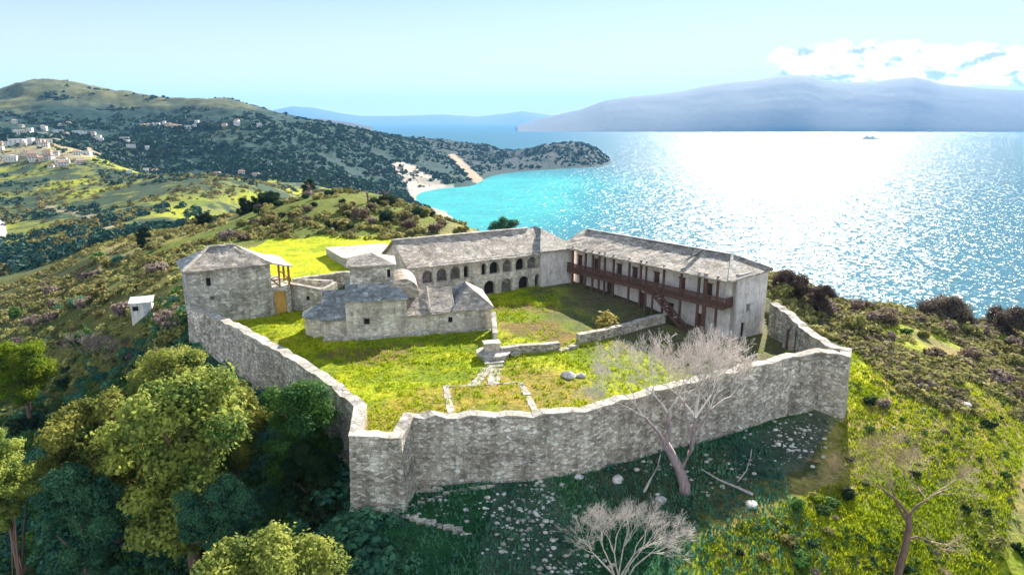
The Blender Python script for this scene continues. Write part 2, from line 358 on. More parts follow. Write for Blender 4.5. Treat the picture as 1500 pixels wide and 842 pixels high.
def m_stone(name, base, var, scale=2.0, mortar=0.55, warm=0.0, zs=1.7):
    m, nt, out = mat(name); v = scaled(nt, ocoord(nt), 1, 1, zs)
    nw = nt.n('ShaderNodeTexNoise'); nt.set(nw.inputs['Vector'], v); nw.inputs['Scale'].default_value = 1.5
    vm = nt.n('ShaderNodeVectorMath', operation='MULTIPLY_ADD'); nt.set(vm.inputs[0], nw.outputs['Color']); vm.inputs[1].default_value = (.25, .25, .25); nt.set(vm.inputs[2], v)
    v2 = vm.outputs[0]
    vo = nt.n('ShaderNodeTexVoronoi'); nt.set(vo.inputs['Vector'], v2); vo.inputs['Scale'].default_value = scale
    ve = nt.n('ShaderNodeTexVoronoi', feature='DISTANCE_TO_EDGE'); nt.set(ve.inputs['Vector'], v2); ve.inputs['Scale'].default_value = scale
    sc = nt.n('ShaderNodeSeparateColor'); nt.set(sc.inputs[0], vo.outputs['Color'])
    c = nt.ramp(sc.outputs[0], [(0.0, tuple(b * (1 - var) for b in base)), (0.45, base), (0.8, tuple(b * (1 + var) for b in base)), (1.0, tuple(min(.8, b * (1 + 2.2 * var)) for b in base))])
    c = nt.mix(nt.math('MULTIPLY', sc.outputs[1], 0.35), c, rgb(base[0] * 1.15, base[1] * .95, base[2] * .75))
    big = nt.noise(v, 0.28, 6, 0.7); c = nt.mix(1.0, c, nt.ramp(big, [(0.28, g(0.5)), (0.5, g(0.95)), (0.72, g(1.35))]), 'MULTIPLY')
    st = nt.noise(scaled(nt, ocoord(nt), 1.3, 1.3, .22), 0.9, 5, .7); c = nt.mix(1.0, c, nt.ramp(st, [(0.34, rgb(.62, .61, .58)), (0.5, g(1)), (0.7, g(1.15))]), 'MULTIPLY')
    mo = nt.noise(ocoord(nt), 0.55, 6, .75); c = nt.mix(nt.maprange(mo, .60, .70, 0, .5), c, rgb(.16, .17, .09))
    ed = nt.maprange(ve.outputs['Distance'], 0.0, 0.09, mortar, 1.0)
    c = nt.mix(1.0, c, ed, 'MULTIPLY')
    principled(nt, out, c, 0.92, ed, 0.8, 0.06, 0.2); return m
def m_roof(name, base, scale=1.6, dark=0.55):
    m, nt, out = mat(name); v = ocoord(nt)
    vv = scaled(nt, v, 1.0, 1.0, 2.4)
    vo = nt.n('ShaderNodeTexVoronoi'); nt.set(vo.inputs['Vector'], vv); vo.inputs['Scale'].default_value = scale
    ve = nt.n('ShaderNodeTexVoronoi', feature='DISTANCE_TO_EDGE'); nt.set(ve.inputs['Vector'], vv); ve.inputs['Scale'].default_value = scale
    sc = nt.n('ShaderNodeSeparateColor'); nt.set(sc.inputs[0], vo.outputs['Color'])
    c = nt.ramp(sc.outputs[0], [(0, tuple(b * .6 for b in base)), (0.5, base), (1, tuple(min(.8, b * 1.55) for b in base))])
    c = nt.mix(nt.math('MULTIPLY', sc.outputs[2], 0.4), c, rgb(base[0] * 1.2, base[1], base[2] * .75))
    big = nt.noise(v, 0.45, 6, 0.72); c = nt.mix(1.0, c, nt.ramp(big, [(0.3, g(0.55)), (0.5, g(1)), (0.7, g(1.3))]), 'MULTIPLY')
    ed = nt.maprange(ve.outputs['Distance'], 0.0, 0.08, dark, 1.0); c = nt.mix(1.0, c, ed, 'MULTIPLY')
    principled(nt, out, c, 0.75, nt.math('ADD', ed, sc.outputs[0]), 0.7, 0.06, 0.3); return m
def m_plaster(name, base, stain=0.4):
    m, nt, out = mat(name); v = ocoord(nt)
    a = nt.noise(v, 0.8, 6, 0.7); b = nt.noise(scaled(nt, v, 3, 3, .5), 1.0, 5, .7)
    c = nt.mix(1.0, rgb(*base), nt.ramp(a, [(0.3, g(1 - stain)), (0.5, g(1)), (0.7, g(1.12))]), 'MULTIPLY')
    c = nt.mix(1.0, c, nt.ramp(b, [(0.3, rgb(.7, .68, .66)), (0.55, g(1))]), 'MULTIPLY')
    principled(nt, out, c, 0.9, a, 0.4, 0.05, 0.2); return m
def m_wood(name, base):
    m, nt, out = mat(name); v = ocoord(nt)
    a = nt.noise(scaled(nt, v, 5, 5, 1), 1.2, 5, .65)
    c = nt.mix(1.0, rgb(*base), nt.ramp(a, [(0.3, g(.55)), (0.5, g(1)), (0.7, g(1.5))]), 'MULTIPLY')
    principled(nt, out, c, 0.7, a, .4, .02, .3); return m
def m_plain(name, base, rough=.8):
    m, nt, out = mat(name); v = ocoord(nt); a = nt.noise(v, 2.0, 4, .6)
    principled(nt, out, nt.mix(1.0, rgb(*base), nt.ramp(a, [(0.3, g(.7)), (0.7, g(1.25))]), 'MULTIPLY'), rough); return m
def m_leaf(name, dark, light, trans=0.35):
    m, nt, out = mat(name)
    at = nt.n('ShaderNodeVertexColor', layer_name='leaf'); sc = nt.n('ShaderNodeSeparateColor'); nt.set(sc.inputs[0], at.outputs[0])
    oi = nt.n('ShaderNodeObjectInfo')
    c = nt.mix(sc.outputs[0], rgb(*dark), rgb(*light))
    hs = nt.n('ShaderNodeHueSaturation'); nt.set(hs.inputs['Color'], c)
    nt.set(hs.inputs['Hue'], nt.maprange(oi.outputs['Random'], 0, 1, .485, .515)); nt.set(hs.inputs['Value'], nt.maprange(oi.outputs['Random'], 0, 1, .8, 1.25))
    b = nt.n('ShaderNodeBsdfPrincipled'); nt.set(b.inputs['Base Color'], hs.outputs[0]); b.inputs['Roughness'].default_value = .75; b.inputs['Specular IOR Level'].default_value = .12
    tr = nt.n('ShaderNodeBsdfTranslucent'); nt.set(tr.inputs[0], hs.outputs[0])
    ms = nt.n('ShaderNodeMixShader'); ms.inputs[0].default_value = trans
    nt.t.links.new(b.outputs[0], ms.inputs[1]); nt.t.links.new(tr.outputs[0], ms.inputs[2]); nt.t.links.new(ms.outputs[0], out.inputs[0]); return m
WV = (0.4, 2.8, 6.2, 0.29, (.27, .27, .27))
def m_sea():
    m, nt, out = mat('sea_water'); v = ocoord(nt)
    at = nt.n('ShaderNodeVertexColor', layer_name='shallow'); sc = nt.n('ShaderNodeSeparateColor'); nt.set(sc.inputs[0], at.outputs[0])
    n = nt.noise(v, 0.012, 4, .6)
    sh = nt.math('MULTIPLY', sc.outputs[0], nt.maprange(n, .3, .7, .75, 1.15), True)
    c = nt.ramp(sh, [(0, (0.085, 0.215, 0.28)), (.45, (0.07, 0.31, 0.37)), (1, (0.09, 0.50, 0.50))])
    rot = nt.n('ShaderNodeMapping'); nt.set(rot.inputs[0], v); rot.inputs['Rotation'].default_value = (0, 0, R(-24)); rot.inputs['Scale'].default_value = (1.0, 1.9, 1.0)
    vv = rot.outputs[0]
    w1 = nt.noise(vv, 0.30, 2, 0.5, .4); w2 = nt.noise(vv, 0.15, 1, .4, .6); w3 = nt.noise(vv, 0.035, 1, .4, .6)
    h = nt.math('ADD', nt.math('ADD', nt.math('MULTIPLY', w1, WV[0]), nt.math('MULTIPLY', w2, WV[1])), nt.math('MULTIPLY', w3, WV[2]))
    bn = nt.n('ShaderNodeBump'); bn.inputs['Distance'].default_value = 1.0; nt.set(bn.inputs['Height'], h)
    fr = nt.n('ShaderNodeFresnel'); fr.inputs[0].default_value = 1.33; nt.set(fr.inputs['Normal'], bn.outputs[0])
    df = nt.n('ShaderNodeBsdfDiffuse'); nt.set(df.inputs[0], c)
    gl = nt.n('ShaderNodeBsdfAnisotropic', distribution='BECKMANN'); gl.inputs['Color'].default_value = (*WV[4], 1); gl.inputs['Roughness'].default_value = WV[3]; nt.set(gl.inputs['Normal'], bn.outputs[0])
    ms = nt.n('ShaderNodeMixShader'); nt.set(ms.inputs[0], nt.math('MINIMUM', fr.outputs[0], 0.6)); nt.t.links.new(df.outputs[0], ms.inputs[1]); nt.t.links.new(gl.outputs[0], ms.inputs[2]); nt.t.links.new(ms.outputs[0], out.inputs[0]); return m
def m_hill(name, lo, hi):
    m, nt, out = mat(name); v = ocoord(nt); a = nt.noise(v, .0022, 8, .68); b = nt.noise(v, .012, 5, .7)
    c = nt.mix(1.0, nt.ramp(a, [(.35, lo), (.65, hi)]), nt.ramp(b, [(.3, g(.6)), (.7, g(1.4))]), 'MULTIPLY')
    principled(nt, out, c, .95); return m
M = dict(
    ground=m_ground(), yard=m_grass_ground(), sea=m_sea(),
    rubble_wall=m_stone('rubble_masonry', (0.47, 0.425, 0.365), 0.45, 2.7, 0.5),
    church_wall=m_stone('pale_masonry', (0.60, 0.55, 0.48), 0.22, 2.6, 0.72),
    tower_wall=m_stone('grey_masonry', (0.46, 0.44, 0.40), 0.35, 2.2, 0.6),
    coping=m_stone('coping_stone', (0.50, 0.47, 0.42), 0.22, 1.6, 0.6, zs=1.0),
    infill=m_stone('infill_masonry', (0.16, 0.15, 0.14), 0.35, 2.8, 0.55),
    slate=m_roof('stone_slates', (0.33, 0.30, 0.265)), slate2=m_roof('weathered_slates', (0.36, 0.32, 0.28)), slate_shade=m_roof('shade_grey_slates', (0.25, 0.27, 0.28)),  # last one: bluish slate copy, shade of unlit slopes put into its colour
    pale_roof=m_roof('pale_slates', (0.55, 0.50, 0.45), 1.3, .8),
    white=m_plaster('limewash', (0.80, 0.72, 0.68), .3), end=m_plaster('worn_plaster', (0.68, 0.62, 0.58), .5), ochre=m_plaster('ochre_plaster', (0.62, 0.36, 0.10), .3),
    wood=m_wood('brown_timber', (0.115, 0.062, 0.048)), wood2=m_wood('tan_timber', (0.34, 0.17, 0.055)), greywood=m_wood('grey_timber', (0.17, 0.13, 0.11)),
    dark=m_plain('dark_interior', (0.02, 0.018, 0.016)), rock=m_stone('limestone', (0.55, 0.53, 0.50), .2, .9, .8, zs=1),
    bark=m_wood('pale_bark', (0.42, 0.36, 0.33)), bark2=m_wood('brown_bark', (0.16, 0.10, 0.075)), bark3=m_wood('violet_bark', (0.27, 0.20, 0.20)), drytwig=m_wood('brown_twig', (0.34, 0.25, 0.16)), twig=m_wood('dry_twig', (0.62, 0.55, 0.50)),
    hwhite=m_plaster('house_white', (0.78, 0.74, 0.70), .15), hcream=m_plaster('house_cream', (0.66, 0.56, 0.46), .2), hroof=m_plain('clay_roof', (0.42, 0.27, 0.20)), hroof2=m_plain('flat_roof', (0.5, 0.48, 0.46)), glass=m_plain('window_glass', (0.05, 0.06, 0.07), .2),
    metal=m_plain('white_sheet', (0.75, 0.78, 0.8), .5), steel=m_plain('ship_steel', (0.5, 0.53, 0.58), .5),
    olive=m_leaf('olive_leaf', (0.05, 0.11, 0.025), (0.47, 0.48, 0.10), .45), green=m_leaf('green_leaf', (0.025, 0.09, 0.03), (0.12, 0.22, 0.035)),
    bright=m_leaf('bright_leaf', (0.07, 0.17, 0.012), (0.30, 0.38, 0.015), .45), teal=m_leaf('blue_green_leaf', (0.025, 0.11, 0.085), (0.12, 0.28, 0.14)),
    scrub=m_leaf('scrub_leaf', (0.09, 0.10, 0.03), (0.42, 0.38, 0.13)), brown=m_leaf('dry_leaf', (0.10, 0.07, 0.05), (0.28, 0.21, 0.14)), mauve=m_leaf('mauve_twig_leaf', (0.14, 0.095, 0.085), (0.38, 0.30, 0.25)),
    darkg=m_leaf('dark_leaf', (0.010, 0.030, 0.014), (0.035, 0.07, 0.022)), plum=m_leaf('plum_leaf', (0.055, 0.04, 0.04), (0.22, 0.17, 0.12)), straw=m_leaf('straw_leaf', (0.22, 0.17, 0.04), (0.42, 0.33, 0.10)),
    blade=m_leaf('grass_blade', (0.15, 0.22, 0.008), (0.40, 0.44, 0.014), .45), far=m_leaf('far_foliage', (0.014, 0.052, 0.052), (0.036, 0.088, 0.056), .1))  # far foliage holds the teal of the mountain's shaded face in its colour

# ------------------------------------------------------------------ ground sheet and its colours
PX, PYY = to_px(TX, TY, TZ)
n1 = fbm(TX / 9, TY / 9, 5, 41); n2 = fbm(TX / 60, TY / 60, 5, 43); n3 = fbm(TX / 300, TY / 300, 5, 47)
def lerp(a, b, t): t = np.clip(t, 0, 1)[..., None]; return a * (1 - t) + np.array(b, float) * t
K = np.zeros(TX.shape + (3,)) + np.array((0.075, 0.085, 0.03))
sm = lambda v, a, b: np.clip((v - a) / (b - a), 0, 1) ** 2 * (3 - 2 * np.clip((v - a) / (b - a), 0, 1))
K = lerp(K, (0.022, 0.085, 0.03), sm(TY + n1 * 8, 88, 72) * sm(UU + n1 * .3, .52, .44))  # shade below the front wall painted into the ground as dark green
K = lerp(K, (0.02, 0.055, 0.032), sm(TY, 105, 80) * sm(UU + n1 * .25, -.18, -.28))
K = lerp(K, (0.13, 0.13, 0.035), sm(TY, 84, 100) * sm(TY, 150, 130) * sm(UU, -.4, -.48) * .9)
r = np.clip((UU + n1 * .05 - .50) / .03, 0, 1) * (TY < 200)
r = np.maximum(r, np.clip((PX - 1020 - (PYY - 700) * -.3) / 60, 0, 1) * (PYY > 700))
K = lerp(K, (0.33, 0.37, 0.010), r)  # bright grass begins where the wall's painted shade ends
scr = np.clip((n1 + .06) / .1, 0, 1) * np.clip((UU - .56) / .12, 0, 1) * (TY < 200)
K = lerp(K, (0.24, 0.21, 0.09), scr * .8)
K = lerp(K, (0.30, 0.22, 0.09), r * np.clip((n1 - .05) / .07, 0, 1) * .8); K = lerp(K, (0.12, 0.18, 0.03), r * np.clip((-n1 - .03) / .08, 0, 1) * .7); K = lerp(K, (0.34, 0.30, 0.20), r * np.clip((n2 - .10) / .03, 0, 1) * .6)
hillm = np.clip((TY - 125) / 30, 0, 1) * (TY < 330) * (UU > -.62)
K = lerp(K, (0.24, 0.23, 0.08), hillm); K = lerp(K, (0.30, 0.22, 0.13), hillm * np.clip((n1 + n2 - .03) / .08, 0, 1))
K = lerp(K, (0.13, 0.16, 0.025), hillm * np.clip((-n2 - .02) / .08, 0, 1))
fld = in_poly(PX + n1 * 24, PYY + n1 * 10, [(350, 372), (395, 352), (470, 342), (548, 343), (592, 358), (600, 400), (430, 425), (400, 412)])
K = lerp(K, (0.40, 0.43, 0.008), fld * 1.0)
vl = np.clip((TY - 200) / 60, 0, 1) * (TY < 980) * (UU < -.15)
K = lerp(K, (0.17, 0.19, 0.045), vl); K = lerp(K, (0.27, 0.30, 0.03), vl * np.clip((n2 - .02) / .1, 0, 1)); K = lerp(K, (0.045, 0.075, 0.045), vl * np.clip((-n2 - n1 * .5 - .02) / .06, 0, 1))
mt = np.clip((TY - 950) / 60, 0, 1)
hgt = np.clip((TZ + 40) / 150, 0, 1)
K = lerp(K, (0.014, 0.047, 0.044), mt); K = lerp(K, (0.17, 0.17, 0.075), mt * np.clip(hgt * 1.4 + n3 * 2.4 + n2 - .62, 0, .75))  # mountain's shaded teal face and sunlit tan top painted into the ground
K = lerp(K, (0.015, 0.04, 0.045), sm(TY, 1650, 1750) * sm(UU, -.14, -.06))  # headland's shaded side painted in as a darker ground colour
cliff = in_poly(PX, PYY + n2 * 6, [(572, 240), (592, 236), (640, 262), (655, 272), (625, 284), (600, 284), (590, 262)])
K = lerp(K, (0.48, 0.41, 0.36), cliff * np.clip(.75 + n2 * 1.5, 0, 1))
scar = in_poly(PX, PYY, [(655, 226), (668, 226), (708, 263), (712, 270), (695, 268)])
K = lerp(K, (0.50, 0.34, 0.24), scar * .75)
rd = in_poly(PX, PYY, [(-20, 312), (2, 316), (8, 335), (9, 352), (4, 376), (-20, 380)])
K = lerp(K, (0.75, 0.72, 0.70), rd * 1.0)
for poly in ([(60, 298), (160, 318), (185, 330), (150, 334), (120, 318), (60, 304)], [(0, 205), (60, 196), (120, 205), (150, 228), (90, 236), (0, 238)]):
    K = lerp(K, (0.42, 0.35, 0.24), in_poly(PX, PYY + n1 * 8, poly) * .6)
beach = (TZ > -106) & (TZ < -101.5) & (TY > 900)
K = lerp(K, (0.5, 0.45, 0.4), beach * .6 * (PX < 665))
rubb = in_poly(PX + n1 * 30, PYY + n1 * 20, [(715, 700), (800, 690), (840, 760), (860, 842), (700, 842), (720, 760)]) | in_poly(PX + n1 * 30, PYY + n1 * 20, [(1060, 660), (1200, 600), (1240, 610), (1180, 690), (1080, 720)])
K = lerp(K, (0.10, 0.12, 0.11), rubb * .5)
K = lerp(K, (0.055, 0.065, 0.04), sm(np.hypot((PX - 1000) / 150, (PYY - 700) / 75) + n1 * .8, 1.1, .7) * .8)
idx = np.arange(NU * NV).reshape(NV, NU)
F = np.stack([idx[:-1, :-1], idx[:-1, 1:], idx[1:, 1:], idx[1:, :-1]], -1).reshape(-1, 4)
cut = (inside[:-1, :-1] & inside[1:, 1:] & inside[:-1, 1:] & inside[1:, :-1]).ravel()
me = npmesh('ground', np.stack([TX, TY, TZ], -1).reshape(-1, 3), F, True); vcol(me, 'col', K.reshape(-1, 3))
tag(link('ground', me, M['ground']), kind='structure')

# courtyard ground (its rim lies inside the wall's thickness)
gx = np.arange(-46, 38.01, .4); gy = np.arange(46, 114.01, .4); GX, GY = np.meshgrid(gx, gy)
cen = np.array(YARD).mean(0); shr = [tuple(cen + (np.array(p) - cen) * .988) for p in YARD]
GZ = court(GX.ravel(), GY.ravel()).reshape(GX.shape); ok = in_poly(GX, GY, shr)
q1 = fbm(GX / 4, GY / 4, 5, 61); q2 = fbm(GX / 14, GY / 14, 4, 63)
KC = np.zeros(GX.shape + (3,)) + np.array((0.33, 0.37, 0.010))
KC = lerp(KC, (0.17, 0.23, 0.012), (q1 - .02) / .08); KC = lerp(KC, (0.30, 0.24, 0.05), (q2 - .05) / .08 * .7); KC = lerp(KC, (0.20, 0.15, 0.05), (-q2 - q1 * .6 - .16) / .06 * .6)
KC = lerp(KC, (0.10, 0.095, 0.06), np.clip((GX - 6 + (GY - 85) * .25 + q1 * 14) / 5, 0, 1) * np.clip((GY - 70 + GX * .15 + q2 * 10) / 5, 0, 1) * .85)  # shade beside the gallery building painted dark into the yard ground
ci = np.arange(GX.size).reshape(GX.shape)
okf = ok[:-1, :-1] & ok[1:, 1:] & ok[:-1, 1:] & ok[1:, :-1]
FC = np.stack([ci[:-1, :-1], ci[:-1, 1:], ci[1:, 1:], ci[1:, :-1]], -1)[okf]
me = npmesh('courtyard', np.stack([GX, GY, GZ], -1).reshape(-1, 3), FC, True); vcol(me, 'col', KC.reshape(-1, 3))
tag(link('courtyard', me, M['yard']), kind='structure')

# sea
su = np.linspace(-1.9, 1.9, 260); sv = np.linspace(math.log(180), math.log(70000), 240); SU, SV = np.meshgrid(su, sv); SY = np.exp(SV); SX = SU * SY
def blob(cx, cyy, rx, ry): return np.exp(-(((SX - cx) / rx) ** 2 + ((SY - cyy) / ry) ** 2))
c0 = P(660, 285, -105); c1 = P(740, 290, -105); c2 = P(800, 265, -105); c3 = P(660, 310, -105)
sh = np.clip(.9 * blob(c0.x, c0.y, 110, 220) + .95 * blob(c1.x, c1.y, 140, 330) + .75 * blob(c2.x, c2.y, 190, 300) + .9 * blob(c3.x, c3.y, 130, 250), 0, 1)
si = np.arange(SU.size).reshape(SU.shape)
FS = np.stack([si[:-1, :-1], si[:-1, 1:], si[1:, 1:], si[1:, :-1]], -1).reshape(-1, 4)
me = npmesh('sea', np.stack([SX, SY, SX * 0 - 105], -1).reshape(-1, 3), FS, True); vcol(me, 'shallow', np.stack([sh, sh, sh], -1).reshape(-1, 3))
tag(link('sea', me, M['sea']), kind='structure')

# far mountains
def massif(name, sil, Y0, Y1, m, amp, nx=420, ny=80, seed=0):
    px = np.linspace(sil[0][0], sil[-1][0], nx); py = np.interp(px, [q[0] for q in sil], [q[1] for q in sil])
    Yr = Y0 + (Y1 - Y0) * .55
    top = np.array([PY(a, b, Yr)[2] for a, b in zip(px, py)]) + 105
    u = np.array([PY(a, 180, Yr)[0] / Yr for a in px])
    t = np.linspace(0, 1, ny); prof = np.where(t < .55, np.sin(np.clip(t / .55, 0, 1) * math.pi / 2) ** 0.9, np.cos(np.clip((t - .55) / .45, 0, 1) * math.pi / 2))
    YY = Y0 + (Y1 - Y0) * t; X = u[None] * YY[:, None]; Yg = np.repeat(YY[:, None], nx, 1)
    nn = fbm(X / amp, Yg / amp, 6, seed, .55, True)
    Z = -112 + (top[None] + 7) * prof[:, None] + nn * top[None] * .11 * np.clip(1.0 - abs(prof[:, None] - .55) * 1.8, 0.06, 1)
    i = np.arange(nx * ny).reshape(ny, nx); F = np.stack([i[:-1, :-1], i[:-1, 1:], i[1:, 1:], i[1:, :-1]], -1).reshape(-1, 4)
    tag(link(name, npmesh(name, np.stack([X, Yg, Z], -1).reshape(-1, 3), F, True), m), kind='structure')
hm = m_hill('mountain_slopes', (0.022, 0.040, 0.055), (0.04, 0.055, 0.065))  # bluish base: the blue of distant haze painted into the forest colour
massif('mountain', [(758, 184), (765, 182), (800, 172), (850, 161), (885, 148), (925, 142), (960, 139), (1000, 134), (1030, 127), (1060, 122), (1100, 119), (1135, 113), (1160, 111), (1180, 112), (1200, 119), (1240, 122), (1270, 121), (1300, 117), (1330, 114), (1350, 118), (1370, 124), (1430, 130), (1500, 134), (1600, 140), (1750, 150), (1900, 175)], 7600, 13000, hm, 2200, seed=71)
massif('distant_hills', [(380, 172), (400, 162), (430, 156), (460, 158), (500, 166), (530, 170), (580, 170), (650, 168), (700, 171), (745, 166), (765, 163), (800, 168), (850, 175)], 21000, 26000, hm, 3000, 240, 30, seed=81)
massif('headland', [(360, 182), (430, 173), (470, 174), (510, 179), (545, 186)], 4800, 6000, hm, 700, 120, 24, seed=85)

# the air: one box of thin haze
def m_haze():
    m, nt, out = mat('haze'); v = nt.n('ShaderNodeVolumePrincipled')
    v.inputs['Color'].default_value = (0.26, 0.56, 1.0, 1); v.inputs['Density'].default_value = 4.2e-5; v.inputs['Anisotropy'].default_value = 0.0
    nt.t.links.new(v.outputs[0], out.inputs['Volume']); return m
tag(MB().box(-52000, -3000, -135, 52000, 30000, 905).build('haze', m_haze()), kind='stuff')

# ------------------------------------------------------------------ perimeter wall
def build_perimeter():
    n = len(WALL); pts = [Vector((a, b)) for a, b, _, _ in WALL]; T = 0.95
    off = []
    for i in range(n):
        d0 = (pts[i] - pts[i - 1]).normalized() if i > 0 else None
        d1 = (pts[i + 1] - pts[i]).normalized() if i < n - 1 else None
        d0 = d0 or d1; d1 = d1 or d0
        n0, n1 = Vector((-d0.y, d0.x)), Vector((-d1.y, d1.x)); mm = (n0 + n1).normalized()
        off.append(mm * (T / max(.5, mm.dot(n0))))
    root = empty('perimeter_wall', (pts[8].x, pts[8].y, -5), 0, 'long grey rubble stone wall with bastions enclosing the monastery courtyard', 'stone wall')
    base = Vector((pts[8].x, pts[8].y, -5))
    def run(i0, i1, name, label=None):
        mb = MB(); cp_ = MB(); rows = []
        for i in range(i0, i1):
            L = (pts[i + 1] - pts[i]).length; k = max(1, int(L / .9))
            for q in range(k + (1 if i == i1 - 1 else 0)):
                t = q / k; p = pts[i].lerp(pts[i + 1], t); o = off[i].lerp(off[i + 1], t)
                zt = WALL[i][2] * (1 - t) + WALL[i + 1][2] * t; zb = WALL[i][3] * (1 - t) + WALL[i + 1][3] * t
                end = (i == i0 and q == 0) or (i == i1 - 1 and q == k)
                rows.append((p, o, zt + (0 if end else random.uniform(-.16, .13)), zb - 1.2, 0 if end else random.uniform(-.05, .05)))
        vs = []
        for p, o, zt, zb, j in rows:
            q = p + o * (1 + j); p = p + o * j; bat = -o.normalized() * .35
            zm = (zt + zb) / 2
            vs += [(p.x + bat.x - base.x, p.y + bat.y - base.y, zb - base.z), (p.x - base.x, p.y - base.y, zt - base.z), (q.x - base.x, q.y - base.y, zt - base.z), (q.x - base.x, q.y - base.y, zb + 1 - base.z)]
        fs = []
        for k in range(len(rows) - 1):
            a, b = 4 * k, 4 * k + 4
            fs += [(a, b, b + 1, a + 1), (a + 1, b + 1, b + 2, a + 2), (a + 2, b + 2, b + 3, a + 3)]
        fs += [(0, 1, 2, 3), (4 * len(rows) - 1, 4 * len(rows) - 2, 4 * len(rows) - 3, 4 * len(rows) - 4)]
        mb.add(vs, fs); wl = mb.build(name, M['rubble_wall'], root, label)
        vs = []; fs = []
        for p, o, zt, zb, j in rows:
            p = p + o * (j - .06); q = p + o * 1.12; z = zt + .003; h = .13 + random.uniform(-.04, .05)
            vs += [(c.x - base.x, c.y - base.y, zz - base.z) for c, zz in ((p, z), (p, z + h), (q, z + h), (q, z))]
        for k in range(len(rows) - 1):
            a, b = 4 * k, 4 * k + 4
            fs += [(a, b, b + 1, a + 1), (a + 1, b + 1, b + 2, a + 2), (a + 2, b + 2, b + 3, a + 3), (a, a + 3, b + 3, b)]
        fs += [(0, 1, 2, 3), (4 * len(rows) - 1, 4 * len(rows) - 2, 4 * len(rows) - 3, 4 * len(rows) - 4)]
        MB().add(vs, fs).build('coping', M['coping'], wl)
        return wl
    run(0, 5, 'wall_run', 'straight wall running from the tower house down behind the trees')
    run(5, 8, 'bastion', 'tall square bastion at the nearest corner')
    run(8, 16, 'wall_run', 'long gently curving front wall behind the bare tree')
    run(16, 19, 'bastion', 'small pointed bastion beside the sunlit grass slope')
    run(19, 22, 'wall_run', 'wall running up to the whitewashed building')
    # gateway niche in the right-hand run, on the courtyard side
    g0 = P(1158, 505, -1.4); x = 32.85
    dr = MB().box(x - .35, 76.0, -1.6, x - .02, 77.1, 1.0); d = dr.build('gateway', M['wood'], root, 'brown timber gateway in the courtyard side'); d.location = -base
    jb = MB().box(x - .55, 75.5, -1.6, x - .02, 75.9, 1.3).box(x - .55, 77.2, -1.6, x - .02, 77.6, 1.3)
    j = jb.build('gate_jamb', M['coping'], root); j.location = -base
    # small projecting footing at the bastion
    ft = MB(); ft.box(-8.0 - .2, 50.2, -5.8, -4.2, 51.0, -4.35, .12); f = ft.build('footing', M['coping'], root); f.location = -base
build_perimeter()

def frame(name, mb_in, root): pass
def window(root, xc, z0, wd, hg, y, m_in=None, frame_m=None, name='window', depth=.25, archd=False):
    "a dark recessed opening with a stone surround standing 3 cm proud"
    pts = arch(xc, z0, wd, hg) if archd else rect(xc, z0, wd, hg)
    w_ = MB().panel(xc - wd / 2 - .02, xc + wd / 2 + .02, z0 - .02, z0 + hg + .02, y + depth, y + depth + .06)
    o = w_.build(name, m_in or M['dark'], root)
    if frame_m is not None:
        e = .14
        MB().panel(xc - wd / 2 - e, xc + wd / 2 + e, z0 - e, z0 + hg + e, y - .03, y + .03, [pts]).build('surround', frame_m, o)
    return o
def gable_roof(mb, x0, x1, y0, y1, ze, zr, t=.16, ov=.35, hip0=0, hip1=0):
    ym = (y0 + y1) / 2; dz = (zr - ze) / ((y1 - y0) / 2) * ov
    a0, a1 = x0 - ov, x1 + ov; yy0, yy1 = y0 - ov, y1 + ov; z = ze - dz
    r0, r1 = (x0 + hip0, ym, zr), (x1 - hip1, ym, zr)
    if not hip0: r0 = (a0, ym, zr)
    if not hip1: r1 = (a1, ym, zr)
    mb.slab([(a0, yy0, z), (a1, yy0, z), r1, r0], t); mb.slab([(a1, yy1, z), (a0, yy1, z), r0, r1], t)
    if hip0: mb.slab([(a0, yy1, z), (a0, yy0, z), r0], t)
    if hip1: mb.slab([(a1, yy0, z), (a1, yy1, z), r1], t)

